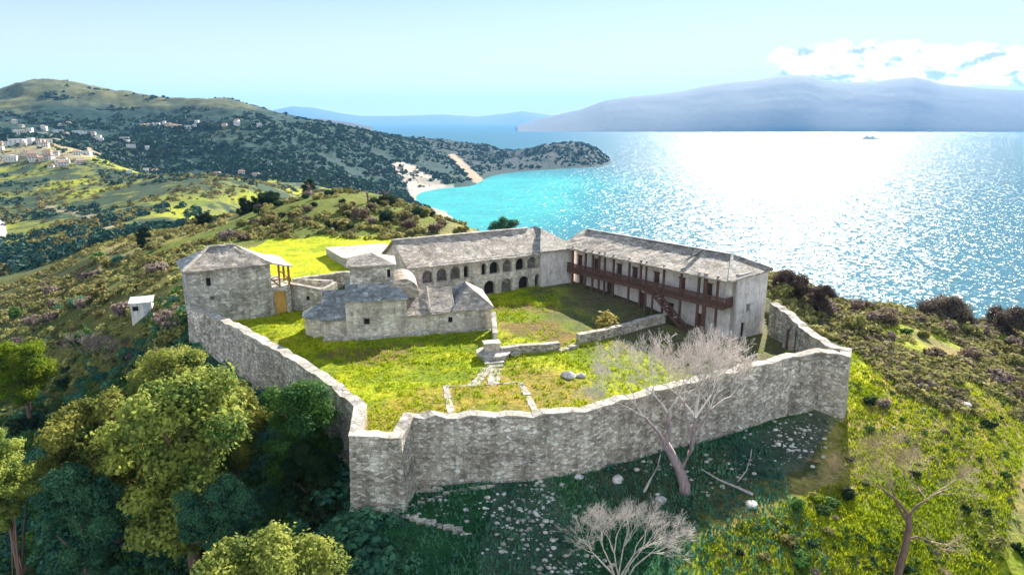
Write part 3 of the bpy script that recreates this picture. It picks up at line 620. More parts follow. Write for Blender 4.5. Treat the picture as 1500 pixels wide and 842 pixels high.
# ------------------------------------------------------------------ church
def build_church():
    ang = math.atan2(79.35 - 75.52, 19.16); root = empty('church', (-21.81, 75.52, 0), ang, 'pale stone church with a square domed tower and grey slate roofs in the courtyard', 'church')
    W, SL, SB = M['church_wall'], M['slate2'], M['slate_shade']
    # apse, a half octagon
    ap = [(0.0, 6.4), (-1.3, 6.2), (-2.35, 4.9), (-2.35, 3.1), (-1.3, 1.8), (0.0, 1.6)]
    a = MB().prism(ap[::1], -1.2, 2.35).build('apse', W, root)
    mb = MB(); top = (0.3, 4.0, 4.0)
    for p, q in zip(ap[:-1], ap[1:]):
        s = 1.12; c = Vector((0, 4)); p2 = c + (Vector(p) - c) * s; q2 = c + (Vector(q) - c) * s
        mb.slab([(p2.x, p2.y, 2.38), (q2.x, q2.y, 2.38), top], .14)
    mb.build('apse_roof', SB, root)
    # chancel
    MB().box(0, .35, -1.2, 2.62, 8.3, 2.75).build('chancel_wall', W, root)
    mb = MB(); k = (5.05 - 2.75) / 3.975
    mb.slab([(-.25, .0, 2.75 - .35 * k), (2.6, .0, 2.75 - .35 * k), (2.6, 4.325, 5.05), (-.25, 4.325, 5.05)], .15); mb.slab([(2.6, 8.65, 2.75 - .35 * k), (-.25, 8.65, 2.75 - .35 * k), (-.25, 4.325, 5.05), (2.6, 4.325, 5.05)], .15)
    mb.build('chancel_roof', SB, root)
    MB().add([(0, .4, 2.7), (0, 8.25, 2.7), (0, 4.325, 4.9), (.5, .4, 2.7), (.5, 8.25, 2.7), (.5, 4.325, 4.9)], [(0, 1, 2), (5, 4, 3), (0, 2, 5, 3), (1, 4, 5, 2)]).build('chancel_gable', W, root)
    # nave
    nv = MB().panel(2.6, 9.6, -1.2, 4.75, 0, .55, [rect(4.95, 1.75, .62, .75)]); nv.box(2.6, .55, -1.2, 3.1, 9, 4.75); nv.box(9.1, .55, -1.2, 9.6, 9, 4.75); nv.box(3.1, 8.4, -1.2, 9.1, 9, 4.75)
    nv.build('nave_wall', W, root)
    window(root, 4.95, 1.75, .62, .75, 0, None, M['coping'])
    mb = MB(); x0, x1, y0, y1, ze, zt = 2.35, 9.85, -.3, 9.3, 4.72, 6.1; a0, a1, b0, b1 = 3.3, 8.7, 2.6, 6.4
    mb.slab([(x0, y0, ze), (x1, y0, ze), (a1, b0, zt), (a0, b0, zt)], .16); mb.slab([(x0, y1, ze), (x0, y0, ze), (a0, b0, zt), (a0, b1, zt)], .16)
    mb.slab([(x1, y1, ze), (x0, y1, ze), (a0, b1, zt), (a1, b1, zt)], .16); mb.slab([(x1, y0, ze), (x1, y1, ze), (a1, b1, zt), (a1, b0, zt)], .16)
    mb.build('nave_roof', SB, root)
    # square drum with a low pyramid roof
    dm = MB().panel(3.2, 8.3, 5.4, 8.35, 2.5, 2.9, [arch(7.75, 6.7, .38, 1.0)]); dm.box(3.2, 2.9, 5.4, 3.6, 7.2, 8.35); dm.box(7.9, 2.9, 5.4, 8.3, 7.2, 8.35); dm.box(3.6, 6.8, 5.4, 7.9, 7.2, 8.35)
    dm.box(3.6, 2.92, 5.4, 7.9, 6.8, 5.9)
    d = dm.build('drum', M['tower_wall'], root)
    window(d, 7.75, 6.7, .38, 1.0, 2.5, None, None)
    mb = MB(); c = (5.75, 4.85, 9.35); q = [(2.85, 2.15, 8.3), (8.65, 2.15, 8.3), (8.65, 7.55, 8.3), (2.85, 7.55, 8.3)]
    for i in range(4): mb.slab([q[i], q[(i + 1) % 4], c], .17)
    mb.build('drum_roof', M['slate'], root)
    # barrel-vaulted west arm: rounded gable standing above the narthex roof
    n = 12; pts = [(7.6, 4.3), (11.2, 4.3)] + [(9.4 + 1.8 * math.cos(math.pi * k / n), 4.9 + 1.75 * math.sin(math.pi * k / n)) for k in range(n + 1)]
    vs = [(x, 1.6, z) for x, z in pts] + [(x, 7.4, z) for x, z in pts]; k = len(pts)
    MB().add(vs, [tuple(range(k)), tuple(range(2 * k - 1, k - 1, -1))] + [(i, k + i, k + (i + 1) % k, (i + 1) % k) for i in range(k)]).build('vault', M['slate2'], root)
    # narthex
    nx = MB().panel(9.6, 19.7, -1.2, 2.75, .25, .7, [rect(14.75, 1.35, .5, .7)], z1b=2.95)
    nx.box(19.2, .7, -1.2, 19.7, 8.7, 2.9); nx.box(9.6, 8.2, -1.2, 19.2, 8.7, 2.9)
    nx.build('narthex_wall', W, root); window(root, 14.75, 1.35, .5, .7, .25, None, M['coping'])
    mb = MB(); mb.slab([(9.6, -.1, 2.62), (15.4, -.1, 2.7), (15.4, 4.5, 4.75), (9.6, 4.5, 4.75)], .16); mb.slab([(15.4, 9.1, 2.7), (9.6, 9.1, 2.7), (9.6, 4.5, 4.75), (15.4, 4.5, 4.75)], .16)
    mb.build('narthex_roof', M['slate2'], root)
    mb = MB(); a = (17.3, 3.6, 5.1); b = (17.3, 5.4, 5.1); q = [(14.9, -.15, 2.85), (20.05, -.15, 3.05), (20.05, 9.15, 3.05), (14.9, 9.15, 2.85)]
    mb.slab([q[0], q[1], a], .17); mb.slab([q[2], q[3], b], .17); mb.slab([q[1], q[2], b, a], .17); mb.build('end_bay_roof', M['slate2'], root)
    MB().slab([q[3], q[0], a, b], .17).build('end_bay_slope', SB, root)
    MB().bar((12.4, -.1, 2.75), (12.4, 4.5, 4.85), .22, .22).build('roof_parapet', M['coping'], root)
    # rough plinth along the foot
    MB().box(-.1, -.25, -1.2, 19.6, .24, .35, .05).build('plinth', M['tower_wall'], root)
build_church()

# ------------------------------------------------------------------ tower house
def build_tower():
    root = empty('tower_house', (-39.3, 80.5, 0), R(31), 'square grey stone tower house with a hipped slate roof and timber porch', 'tower house')
    W = M['tower_wall']; L, D, Z = 9.7, 7.0, 7.3
    mb = MB().panel(0, L, -2.5, Z, 0, .7, [rect(2.3, 5.1, .55, 1.05), rect(2.55, 3.35, .5, .45)])
    mb.box(L - .7, .7, -2.5, L, D, Z); mb.box(.7, D - .7, -2.5, L - .7, D, Z)
    mb.build('wall', W, root)
    ml = MB().panel(.7, D, -2.5, Z, 0, .7, [rect(2.0, 5.0, .5, .9), rect(4.9, 5.2, .4, .8)])
    o = ml.build('wall', W, root, 'narrow left wall with two small windows')
    o.rotation_euler = (0, 0, R(90)); o.location = (.7, 0, 0)
    window(root, 2.3, 5.1, .55, 1.05, 0, None, M['coping']); window(root, 2.55, 3.35, .5, .45, 0, M['infill'], None)
    for xx, z0, a, b in ((2.0, 5.0, .5, .9), (4.9, 5.2, .4, .8)):
        ww = MB().box(.3, xx - a / 2, z0, .36, xx + a / 2, z0 + b).build('window', M['dark'], root)
    # hipped roof: front, back, left hip, right slope running out over the porch
    e = .5; z = Z - .05; r0, r1 = (3.2, 3.5, 9.35), (6.3, 3.5, 9.35); x1 = L + 2.7; zr = 6.65
    MB().slab([(-e, -e, z), (L + .2, -e, z), r1, r0], .18).build('roof', M['slate'], root)
    MB().slab([(L + .2, D + e, z), (-e, D + e, z), r0, r1], .18).slab([(L + .2, -e, z), (x1, -e, zr), (x1, D + e, zr), (L + .2, D + e, z), r1], .18).build('roof', M['pale_roof'], root, 'sunlit pale rear and porch slopes')  # rear and porch slopes given paler slates to paint the sunlight on them
    MB().slab([(-e, D + e, z), (-e, -e, z), r0], .18).build('hip', M['slate_shade'], root)
    MB().bar((-e, -e, z + .1), (3.2, 3.5, 9.45), .3, .2).bar(r0[:2] + (9.42,), r1[:2] + (9.42,), .3, .2).build('ridge_tile', M['pale_roof'], root)
    # porch: solid base, posts, rail
    pb = MB().panel(L, L + 2.4, -2, 3.95, .35, .8, [rect(L + 1.05, .2, 1.5, 3.1)]); pb.box(L + 2.0, .8, -2, L + 2.4, D, 3.95); pb.box(L, .8, 3.6, L + 2.0, D, 3.95)
    pb.build('porch_base', M['tower_wall'], root)
    dd = MB().box(L + .3, .62, 0, L + 1.8, .7, 3.3).build('door', M['ochre'], root); MB().box(L + .32, .55, 1.4, L + .42, .62, 1.6).build('handle', M['dark'], dd)
    for y in (.6, 3.4, 6.4):
        MB().box(x1 - .45, y - .12, 3.953, x1 - .2, y + .12, 6.55).build('post', M['wood2'], root)
    MB().box(L + 1.05, .5, 3.953, L + 1.25, .7, 6.8).build('post', M['wood2'], root)
    MB().bar((L + .05, .6, 4.8), (x1 - .3, .6, 4.8), .1, .14).bar((x1 - .3, .6, 4.8), (x1 - .3, 6.4, 4.8), .1, .14).bar((x1 - .3, .6, 6.5), (x1 - .3, 6.4, 6.5), .2, .2).build('rail', M['wood2'], root)
build_tower()

def stone_wall(name, pts, h, t, label, m=None, cap=True, group=None, sink=.6, cat='low wall'):
    "free-standing stone wall along pts; h = heights above ground"
    b = Vector((pts[0][0], pts[0][1], gz(pts[0][0], pts[0][1])))
    root = empty(name, b, 0, label, cat, group); mb = MB(); cpm = MB()
    h = h if isinstance(h, (list, tuple)) else [h] * len(pts)
    for i in range(len(pts) - 1):
        p, q = Vector(pts[i][:2]), Vector(pts[i + 1][:2]); d = (q - p).normalized(); nn = Vector((-d.y, d.x)) * t / 2
        k = max(1, int((q - p).length / 1.2))
        for s in range(k):
            a, c = p.lerp(q, s / k), p.lerp(q, (s + 1) / k - (.004 if s == k - 1 else 0)); za, zc = gz(a.x, a.y), gz(c.x, c.y)
            ha = h[i] + (h[i + 1] - h[i]) * s / k; hc = h[i] + (h[i + 1] - h[i]) * (s + 1) / k
            poly = [a - nn, c - nn, c + nn, a + nn]; zt = [za + ha, zc + hc, zc + hc, za + ha]; jj = random.uniform(-.05, .05)
            mb.prism([(v.x - b.x, v.y - b.y) for v in poly], min(za, zc) - sink - b.z, [z - b.z + jj for z in zt])
            if cap:
                poly = [a - nn * 1.15, c - nn * 1.15, c + nn * 1.15, a + nn * 1.15]
                vs = [(v.x - b.x, v.y - b.y, z - b.z + jj + .003) for v, z in zip(poly, zt)]; vs += [(x, y, z + .1) for x, y, z in vs]
                cpm.add(vs, [(3, 2, 1, 0), (4, 5, 6, 7), (0, 1, 5, 4), (1, 2, 6, 5), (2, 3, 7, 6), (3, 0, 4, 7)])
    mb.build('wall', m or M['rubble_wall'], root)
    if cap: cpm.build('coping', M['coping'], root)
    return root
# annexe and rear wall between tower and church
def annexe():
    a, b = P(417, 415, 3.9), P(470, 425, 3.2); d = (b.xy - a.xy); L = d.length
    root = empty('roofless_outbuilding', (a.x, a.y, 0.1), math.atan2(d.y, d.x), 'roofless tan stone outbuilding between the tower house and the church', 'outbuilding')
    W = MB().panel(0, L, -1.5, 3.8, 0, .5, [rect(L * .62, 1.6, .5, .6)], z1b=3.1); W.box(L - .5, .5, -1.5, L, 5, 3.05); W.box(0, 4.5, -1.5, L - .5, 5, 3.3)
    W.build('wall', M['tower_wall'], root); window(root, L * .62, 1.6, .5, .6, 0)
    MB().slab([(-.05, -.1, 3.98), (L + .05, -.1, 3.28), (L + .05, .6, 3.28), (-.05, .6, 3.98)], .14).build('coping', M['coping'], root)
annexe()
q0, q1, q2 = P(430, 420, 1.6), P(505, 410, 1.6), P(585, 398, 1.6)
stone_wall('boundary_wall', [(q0.x, q0.y), (q1.x, q1.y), (-14.5, 98.2)], 2.3, .7, 'grey rear boundary wall behind the church, below the bright green field', M['tower_wall'], cat='stone wall')

# pale stone-roofed wing behind the church
def pale_wing():
    V5 = [PY(501, 377, 116), PY(582, 386, 108), PY(583, 366, 118), PY(563, 356, 126), PY(476, 362.5, 131)]; c = V5[0]
    root = empty('low_wing', (c.x, c.y, 0), 0, 'low building with a broad pale sunlit pointed roof behind the church drum', 'outbuilding')
    off = Vector((c.x, c.y, 0)); P4 = [v - off for v in V5]
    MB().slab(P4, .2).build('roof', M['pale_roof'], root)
    poly = [(v.x * .98 + .1, v.y * .98 + .1) for v in P4]
    MB().prism(poly, -2, [v.z - .25 for v in P4]).build('wall', M['tower_wall'], root)
pale_wing()

# ------------------------------------------------------------------ arcaded wing
def on_wall(px, py, o, ang):
    "distance along, and height of, the point of a vertical wall plane seen at a pixel"
    a, dy, dz = ray(px, py); d = Vector((math.cos(ang), math.sin(ang)))
    # o + s d = t (a, dy)
    det = d.x * -dy + a * d.y; t = (d.x * -o[1] + o[0] * d.y) / det if False else None
    A = np.array([[d.x, -a], [d.y, -dy]]); s_, t_ = np.linalg.solve(A, [-o[0], -o[1]])
    return s_, H + dz * t_
def build_arcade():
    o = (-13.6, 88.4); ang = R(30.2); root = empty('arcaded_building', (o[0], o[1], .4), ang, 'long two storey stone building with rows of arched openings and slate roof', 'monastery wing')
    W = M['church_wall']; L = 20.4; D = 10; zo = .4
    ups = [(626, 1), (647, 1), (667, 1), (683, 0), (709, 0), (724, 1), (743, 1), (762, 1), (779, 1), (792, 0)]
    ze = 5.75
    holes = []; spec = []
    for px, big in ups:
        s, z = on_wall(px, 402, o, ang); wd = 1.5 if big else .8; hgt = 1.75 if big else 1.7; z0 = 3.15 + .012 * s
        holes.append(arch(s, z0, wd, hgt)); spec.append((s, z0, wd, hgt))
    for px, wd in [(690, 1.6), (717, 1.8), (742, 1.7), (767, 1.7), (787, .9)]:
        s, z = on_wall(px, 425, o, ang); holes.append(arch(s, .35, wd, 2.05)); spec.append((s, .35, wd, 2.05))
    mb = MB().panel(0, L, -1.5, ze, 0, .6, holes); mb.box(0, .6, -1.5, .6, D, ze); mb.box(.6, D - .6, -1.5, L, D, ze)
    mb.build('wall', W, root)
    MB().box(.6, 3.0, -1.5, L, 3.3, ze).build('inner_wall', M['infill'], root)
    MB().box(.6, .6, 2.75, L, 2.99, 3.0).build('gallery_floor', M['greywood'], root)
    for i, (s, z0, wd, hgt) in enumerate(spec):
        blind = i in (0, 1, 2, 6, 8, 12)
        f = MB().panel(s - wd / 2 - .02, s + wd / 2 + .02, z0 - .02, z0 + hgt + .02, .4 if blind else .75, .47 if blind else .8)
        a = f.build('arched_opening', M['infill'] if blind else M['dark'], root)
        e = .16; MB().panel(s - wd / 2 - e, s + wd / 2 + e, z0 - .003, z0 + hgt + e, -.03, .05, [arch(s, z0 + .002, wd, hgt)]).build('arch_surround', M['coping'], a)
    # stone gable end piers (left) and half gable
    MB().add([(0, 0, ze), (0, D, ze), (0, D / 2, ze + 2.7), (.6, 0, ze), (.6, D, ze), (.6, D / 2, ze + 2.7)], [(0, 1, 2), (5, 4, 3), (0, 2, 5, 3), (1, 4, 5, 2)]).build('gable', W, root)
    k = 2.75 / (D / 2); ov = .45
    MB().slab([(-.4, -ov, ze - ov * k), (L + .3, -ov, ze - ov * k), (L + 2, D / 2, ze + 2.75), (-.4, D / 2, ze + 2.75)], .2).build('roof', M['slate2'], root)
    MB().slab([(L + .3, D + ov, ze - ov * k), (-.4, D + ov, ze - ov * k), (-.4, D / 2, ze + 2.75), (L + 2, D / 2, ze + 2.75)], .2).build('roof', M['slate2'], root, 'rear slope')
    MB().bar((-.5, D / 2, ze + 2.8), (L + 1, D / 2, ze + 2.8), .4, .18).build('ridge_tile', M['pale_roof'], root)
    # square end pavilion with its own hipped roof
    x0, x1, y0, y1, zp = L + .003, L + 5.9, -.5, D, 6.0
    pv = MB().panel(x0, x1, -1.5, zp, y0, y0 + .6); pv.box(x0, y0 + .6, -1.5, x0 + .6, y1, zp); pv.box(x1 - .6, y0 + .6, -1.5, x1, y1, zp); pv.box(x0 + .6, y1 - .6, -1.5, x1 - .6, y1, zp)
    p = pv.build('pavilion', M['end'], root)
    e = .5; z = zp - .05; a, b = ((x0 + x1) / 2 - .2, 4.0, zp + 2.5), ((x0 + x1) / 2 + .2, 6.5, zp + 2.5); q = [(x0 - e, y0 - e, z), (x1 + e, y0 - e, z), (x1 + e, y1 + e, z), (x0 - e, y1 + e, z)]
    MB().slab([q[0], q[1], a], .2).slab([q[1], q[2], b, a], .2).slab([q[2], q[3], b], .2).build('pavilion_roof', M['slate'], root)
    MB().slab([q[3], q[0], a, b], .2).build('pavilion_hip', M['slate_shade'], root)
build_arcade()

# ------------------------------------------------------------------ whitewashed wing with the timber gallery
def build_gallery():
    A, B = Vector((9.45, 101.87)), Vector((27.0, 79.8)); d = B - A; L = d.length; ang = math.atan2(d.y, d.x)
    root = empty('gallery_building', (A.x, A.y, 0), ang, 'whitewashed two storey building with a brown timber gallery, outside stair and slate roof', 'monastery wing')
    D = 6.8; ze = 6.9; zf = 3.05
    def at(px, py): return on_wall(px, py, (A.x, A.y), ang)
    gk = lambda s: 1.0 - 2.4 * s / L
    holes = []; doors = []
    for px, up in [(849, 1), (873, 1), (907, 1), (930, 1), (962, 1), (1000, 1), (1040, 1), (852, 0), (893, 0), (941, 0), (985, 0), (1030, 0)]:
        s, _ = at(px, 400); s = min(max(s, 1.2), L - 1.2); z0 = zf + .05 if up else gk(s) - .1
        h = rect(s, z0, 1.0, 2.0); holes.append(h); doors.append((s, z0, 1.0, 2.0))
    mb = MB().panel(0, L, -3.0, ze, 0, .55, holes); mb.box(0, .55, -3.0, .5, D, ze); mb.box(.5, D - .5, -3.0, L - .55, D, ze)
    mb.build('wall', M['white'], root)
    for i, (s, z0, a, b) in enumerate(doors):
        o = MB().box(s - a / 2, .2, z0, s + a / 2, .27, z0 + b).build('door', M['wood'], root)
        MB().box(s - a / 2 - .1, -.03, z0 + b, s + a / 2 + .1, .1, z0 + b + .15).build('lintel', M['wood'], o)
    ew = MB().panel(0, D, -3.0, ze, 0, .55, [rect(2.1, -1.35, .85, 2.0), rect(2.9, 2.0, .6, .8)])
    o = ew.build('end_wall', M['end'], root); o.location = (L, 0, 0); o.rotation_euler = (0, 0, R(90))
    MB().box(L - .3, 1.65, -1.4, L - .22, 2.55, .7).build('door', M['dark'], root, 'dark doorway low in the end wall')
    wn = MB().box(L - .3, 2.55, 1.95, L - .22, 3.25, 2.85).build('window', M['infill'], root, 'blocked end window')
    MB().panel(2.45, 3.35, 1.85, 2.95, 0, .05, [rect(2.9, 2.0, .6, .8)]).build('surround', M['coping'], wn).matrix_local = Matrix.Translation((L + .03, 0, 0)) @ Matrix.Rotation(R(90), 4, 'Z')
    # gallery
    G = 1.7
    MB().box(.2, -G, zf - .2, L - .3, -.003, zf).build('gallery_floor', M['wood'], root)
    MB().box(.2, -G - .06, zf - .32, L - .3, -G - .003, zf + .06).build('fascia', M['wood'], root)
    posts = [838.5, 857, 867.5, 877, 885, 898, 921, 938, 946, 972, 998, 1024, 1034, 1052]; wide = {938: .28, 946: .2, 1024: .3, 1034: .5}
    for px in posts:
        a = Vector((A.x, A.y)) + Vector((d.y, -d.x)).normalized() * (G - .1)
        s, _ = on_wall(px, 410, (a.x, a.y), ang); s = min(max(s, .35), L - .45); wd = wide.get(px, .26)
        MB().box(s - wd / 2, -G + .02, gk(s) - 1.4, s + wd / 2, -G + .24, ze - .12).build('post', M['wood'], root)
    rl = MB(); rl.bar((.2, -G - .02, zf + 1.12), (L - .3, -G - .02, zf + 1.12), .12, .12); rl.bar((.2, -G - .02, zf + .6), (L - .3, -G - .02, zf + .6), .08, .08)
    rl.bar((L - .32, -G, zf + 1.12), (L - .32, 0, zf + 1.12), .1, .12)
    for s in np.arange(.35, L - .4, .16): rl.box(s, -G - .04, zf + .06, s + .10, -G, zf + 1.06)
    for y in np.arange(-G + .1, 0, .17): rl.box(L - .36, y, zf + .003, L - .3, y + .075, zf + 1.06)
    rl.build('railing', M['wood'], root)
    # outside stair down towards the near end
    s0, _ = at(978, 430); s1, _ = at(1020, 470); s1 = s0 + 5.6; y0, y1 = -G - 1.35, -G - .1
    z0, z1 = zf, gk(s1)
    st = MB(); n = 15
    for k in range(n):
        t = (k + .5) / n; s = s0 + (s1 - s0) * t; z = z0 + (z1 - z0) * t; st.box(s - .2, y0, z - .05, s + .2, y1, z)
    st.bar((s0, y0, z0 - .15), (s1, y0, z1 - .1), .1, .32).bar((s0, y1, z0 - .15), (s1, y1, z1 - .1), .1, .32)
    stair = st.build('stair', M['wood'], root)
    hr = MB(); hr.bar((s0, y0 - .06, z0 + 1.0), (s1, y0 - .06, z1 + 1.0), .1, .14)
    for k in range(9):
        t = k / 8; s = s0 + (s1 - s0) * t; z = z0 + (z1 - z0) * t; hr.box(s - .05, y0 - .1, z - .1, s + .05, y0 - .02, z + 1.0)
    hr.build('handrail', M['wood'], stair)
    MB().box(s0 - 1.4, y0, z0 - .2, s0, y1 - .003, z0 - .004).box(s0 - 1.35, y0 + .03, gk(s0) - 1, s0 - 1.15, y0 + .23, z0 - .2).box(s0 - .2, y0 + .03, gk(s0) - 1, s0, y0 + .23, z0 - .2).build('landing', M['wood'], root)
    MB().box(s1 - 1.5, -G - 2.2, gk(L) - 1.2, L - .6, -G - 1.4, gk(L) + .55, .05).build('plinth', M['infill'], root)
    # roof: front slope over the gallery, hip at the near end
    ov = .4; y0, y1 = -G - .45, D + ov; ym = 3.2; zr = 8.55; zl = ze - .15; x1 = L + ov; hp = 3.0
    def sag(mb, q, t=.2): mb.slab(q, t)
    MB().slab([(-1.2, y0, zl - .25), (x1, y0, zl - .25), (L - hp, ym, zr), (-1.2, ym, zr)], .2).build('roof', M['slate2'], root)
    MB().slab([(x1, y1, zl), (-.5, y1, zl), (-.5, ym, zr), (L - hp, ym, zr)], .2).build('roof', M['slate_shade'], root, 'rear slope facing the sea')
    MB().slab([(x1, y0, zl - .25), (x1, y1, zl), (L - hp, ym, zr)], .2).build('hip', M['slate'], root)
    MB().bar((-.5, ym, zr + .05), (L - hp, ym, zr + .05), .45, .2).bar((L - hp, ym, zr + .05), (x1, y0, zl - .2), .35, .18).bar((L - hp, ym, zr + .05), (x1, y1, zl + .05), .35, .18).build('ridge_tile', M['slate_shade'], root)
    MB().slab([(L - hp - 4.6, ym - 3.6, zr - 1.02), (L - hp - 4.3, ym - 3.6, zr - 1.02), (L - hp - 4.3, ym, zr + .17), (L - hp - 4.6, ym, zr + .17)], .12).build('roof_rib', M['slate_shade'], root)
build_gallery()

# ------------------------------------------------------------------ walls, fountain, paths and stones in the courtyard
def pt(px, py, z=0): v = P(px, py, z); return (v.x, v.y)
LW = 'low stone walls across the courtyard'
stone_wall('low_wall', [pt(733, 522), pt(775, 517), pt(819, 512)], .85, .6, 'low courtyard wall with pale top running right from the stone fountain', group=LW)
stone_wall('low_wall', [pt(846, 501, .1), pt(880, 496, 0), pt(905, 489, 0), pt(940, 478, 0), pt(972, 470, -.2)], 1.0, .65, 'low broken wall beside the yellow bush, running behind the bare tree', group=LW)
stone_wall('low_wall', [(-2.25, 78.9), (-1.9, 73.9)], [2.2, 1.3], .5, 'narrow pale sunlit wall between the church corner and the fountain', M['coping'], group=LW)
stone_wall('low_wall', [pt(820, 516), pt(846, 507)], .3, .6, 'collapsed lowest stretch between the two low walls', group=LW, cap=False)
def fountain():
    x, y = pt(722, 524); z = gz(x, y); root = empty('stone_fountain', (x, y, z), R(14), 'stone fountain block with a square pillar on stepped slabs at the centre of the courtyard', 'fountain')
    ring = lambda r_, n=14: [(r_ * math.cos(2 * math.pi * k / n) + .1, r_ * math.sin(2 * math.pi * k / n) + .2) for k in range(n)]
    MB().prism(ring(1.75), -.6, .5).build('basin', M['tower_wall'], root); MB().prism(ring(1.9), .503, .62).build('rim', M['coping'], root)
    MB().box(-.8, .1, .623, .8, 1.15, 1.4, .03).build('pillar', M['church_wall'], root); MB().box(-.95, -.02, 1.42, .95, 1.28, 1.58, .02).build('cap_stone', M['coping'], root)
    MB().box(1.86, -.7, -.6, 2.9, .8, .45, .04).build('ledge', M['coping'], root)
    MB().box(-1.4, -2.4, -.6, .7, -1.75, .25, .04).box(-1.2, -3.2, -.6, .5, -2.403, .08, .04).build('step', M['tower_wall'], root)
fountain()
ED = 'sunken stone edging strips in the courtyard grass'
def strip(a, b, wd, label):
    p, q = Vector(pt(*a)), Vector(pt(*b)); d = q - p; L = d.length; z = gz(*p); root = empty('edging_strip', (p.x, p.y, z), math.atan2(d.y, d.x), label, 'stone edging', ED); mb = MB(); s = 0
    while s < L - .2:
        l = random.uniform(.5, 1.0); c = p + d.normalized() * (s + l / 2); zz = gz(c.x, c.y) - z; h = wd / 2 * random.uniform(.8, 1.1); mb.box(s, -h, zz - .4, min(L, s + l - .05), h, zz + random.uniform(.03, .09), .03); s += l
    mb.build('slab', M['coping'], root)
strip((653, 567), (661, 610), .6, 'left of two pale stone strips running towards the front wall')
strip((763, 563), (786, 610), .65, 'right of two pale stone strips running towards the front wall')
strip((655, 569), (765, 562), .2, 'thin cross strip joining the two pale stone strips')
strip((715, 541), (692, 566), 1.1, 'broad slab path running left from the fountain steps')
strip((726, 541), (722, 566), 1.1, 'broad slab path running straight out from the fountain steps')
def rock(name, x, y, sz, label, cat='rock', group=None, m=None, flat=.6):
    bm = bmesh.new(); bmesh.ops.create_icosphere(bm, subdivisions=2, radius=sz)
    sd = random.random() * 99
    for v in bm.verts:
        nn = math.sin(v.co.x * 3.1 / sz + sd) * math.cos(v.co.y * 2.7 / sz + sd * 2) + math.sin(v.co.z * 4.1 / sz + sd * 3) * .6
        v.co *= 1 + nn * .18; v.co.z *= flat
    me = bpy.data.meshes.new(name); bm.to_mesh(me); bm.free(); o = link(name, me, m or M['rock']); o.location = (x, y, gz(x, y) + sz * flat * .35); o.rotation_euler = (0, 0, random.uniform(0, 6)); return tag(o, label, cat, group)
rock('boulder', *pt(833, 552), .75, 'larger pale boulder in the courtyard grass', group='pale boulders in the yard'); rock('boulder', *pt(851, 551), .55, 'smaller pale boulder right beside the larger one', group='pale boulders in the yard')
for px, py, sz, lb in [(468, 714, .45, 'pale boulder lying under the dark trees left of the nearest bastion'), (566, 748, .4, 'white boulder at the foot of the nearest bastion'), (905, 704, .5, 'pale boulder lying left of the bare tree trunk'), (848, 700, .4, 'pale boulder on the bare slope below the front wall'), (1100, 742, .5, 'pale boulder in the shaded slope right of the bare tree'), (968, 735, .45, 'pale boulder below the bare tree trunk')]:
    h = hit(px, py)
    if h: rock('boulder', h.x, h.y, sz, lb)
hs = hit(1325, 552); hs2 = hit(1405, 592)
if hs2: rock('boulder', hs2.x, hs2.y, 1.2, 'blue-grey boulder among the scrub on the right slope', flat=.35)
def ledge(pts, label, wd=.5):
    p0 = pts[0]; root = empty('ruined_footing', p0, 0, label, 'stone footing', 'ruined stone footings below the bastion'); mb = MB()
    for p, q in zip(pts[:-1], pts[1:]):
        d = (q - p); n_ = max(1, int(d.length / .7))
        for k in range(n_):
            c = p.lerp(q, (k + .5) / n_); z = gz(c.x, c.y); r_ = random.uniform(.25, .42); MB().box(c.x - p0.x - r_, c.y - p0.y - wd * .5, z - p0.z - .3, c.x - p0.x + r_, c.y - p0.y + wd * .5, z - p0.z + random.uniform(.05, .22), .1).build('footing_stone', M['coping'], root)
h = [hit(*q) for q in ((512, 747), (600, 758), (690, 782))]; ledge(h, 'broken line of footing stones running right from the foot of the nearest bastion')
h = [hit(*q) for q in ((612, 742), (660, 722), (725, 715))]; ledge(h, 'thin curved line of footing stones under the front wall', .25)

# ------------------------------------------------------------------ vegetation
def leaves(blobs, n, size, seed, shell=.55, flat=.5, wild=.35):
    "leaf-sized faces through the volume of several lobes -> (verts, quads, colour)"
    r = np.random.default_rng(seed); B = np.array(blobs, float)
    wgt = (B[:, 3] * B[:, 4] * B[:, 5]) ** (2 / 3); k = r.choice(len(B), n, p=wgt / wgt.sum())
    d = r.normal(size=(n, 3)); d /= np.linalg.norm(d, axis=1)[:, None]
    rad = shell + (1 - shell) * r.random(n) ** .6
    lump = np.where(r.random(n) < .13, r.uniform(1.05, 1.4, n), 1.0) + wild * (np.sin(d[:, 0] * 5 + k * 1.7) * np.sin(d[:, 1] * 5.5 + k) * .6 + np.sin(d[:, 2] * 6 + k * 2.3) * .4) + r.normal(size=n) * .12
    c = B[k, :3] + d * (rad * lump)[:, None] * B[k, 3:6]
    nn = d * 1.0 + r.normal(size=(n, 3)) * .65 + np.array((0, 0, flat)); nn /= np.linalg.norm(nn, axis=1)[:, None]
    t = np.cross(nn, r.normal(size=(n, 3))); t /= np.linalg.norm(t, axis=1)[:, None]; b = np.cross(nn, t)
    s = (size * (.6 + .8 * r.random(n)))[:, None]
    V = np.stack([c - t * s * .55, c - b * s * .34 + nn * s * .08, c + t * s * .55, c + b * s * .34 + nn * s * .08], 1).reshape(-1, 3)
    F = np.arange(4 * n).reshape(n, 4)
    lob = r.random(len(B)); v = np.clip(.5 * lob[k] + .5 * r.random(n) + .25 * np.sin(c[:, 0] * 1.3) * np.sin(c[:, 1] * 1.1 + c[:, 2]), 0, 1)
    return V, F, np.repeat(v, 4)
def leaf_mesh(name, *a, **k):
    V, F, v = leaves(*a, **k); me = npmesh(name, V, F); vcol(me, 'leaf', np.stack([v, v, v], 1)); return me
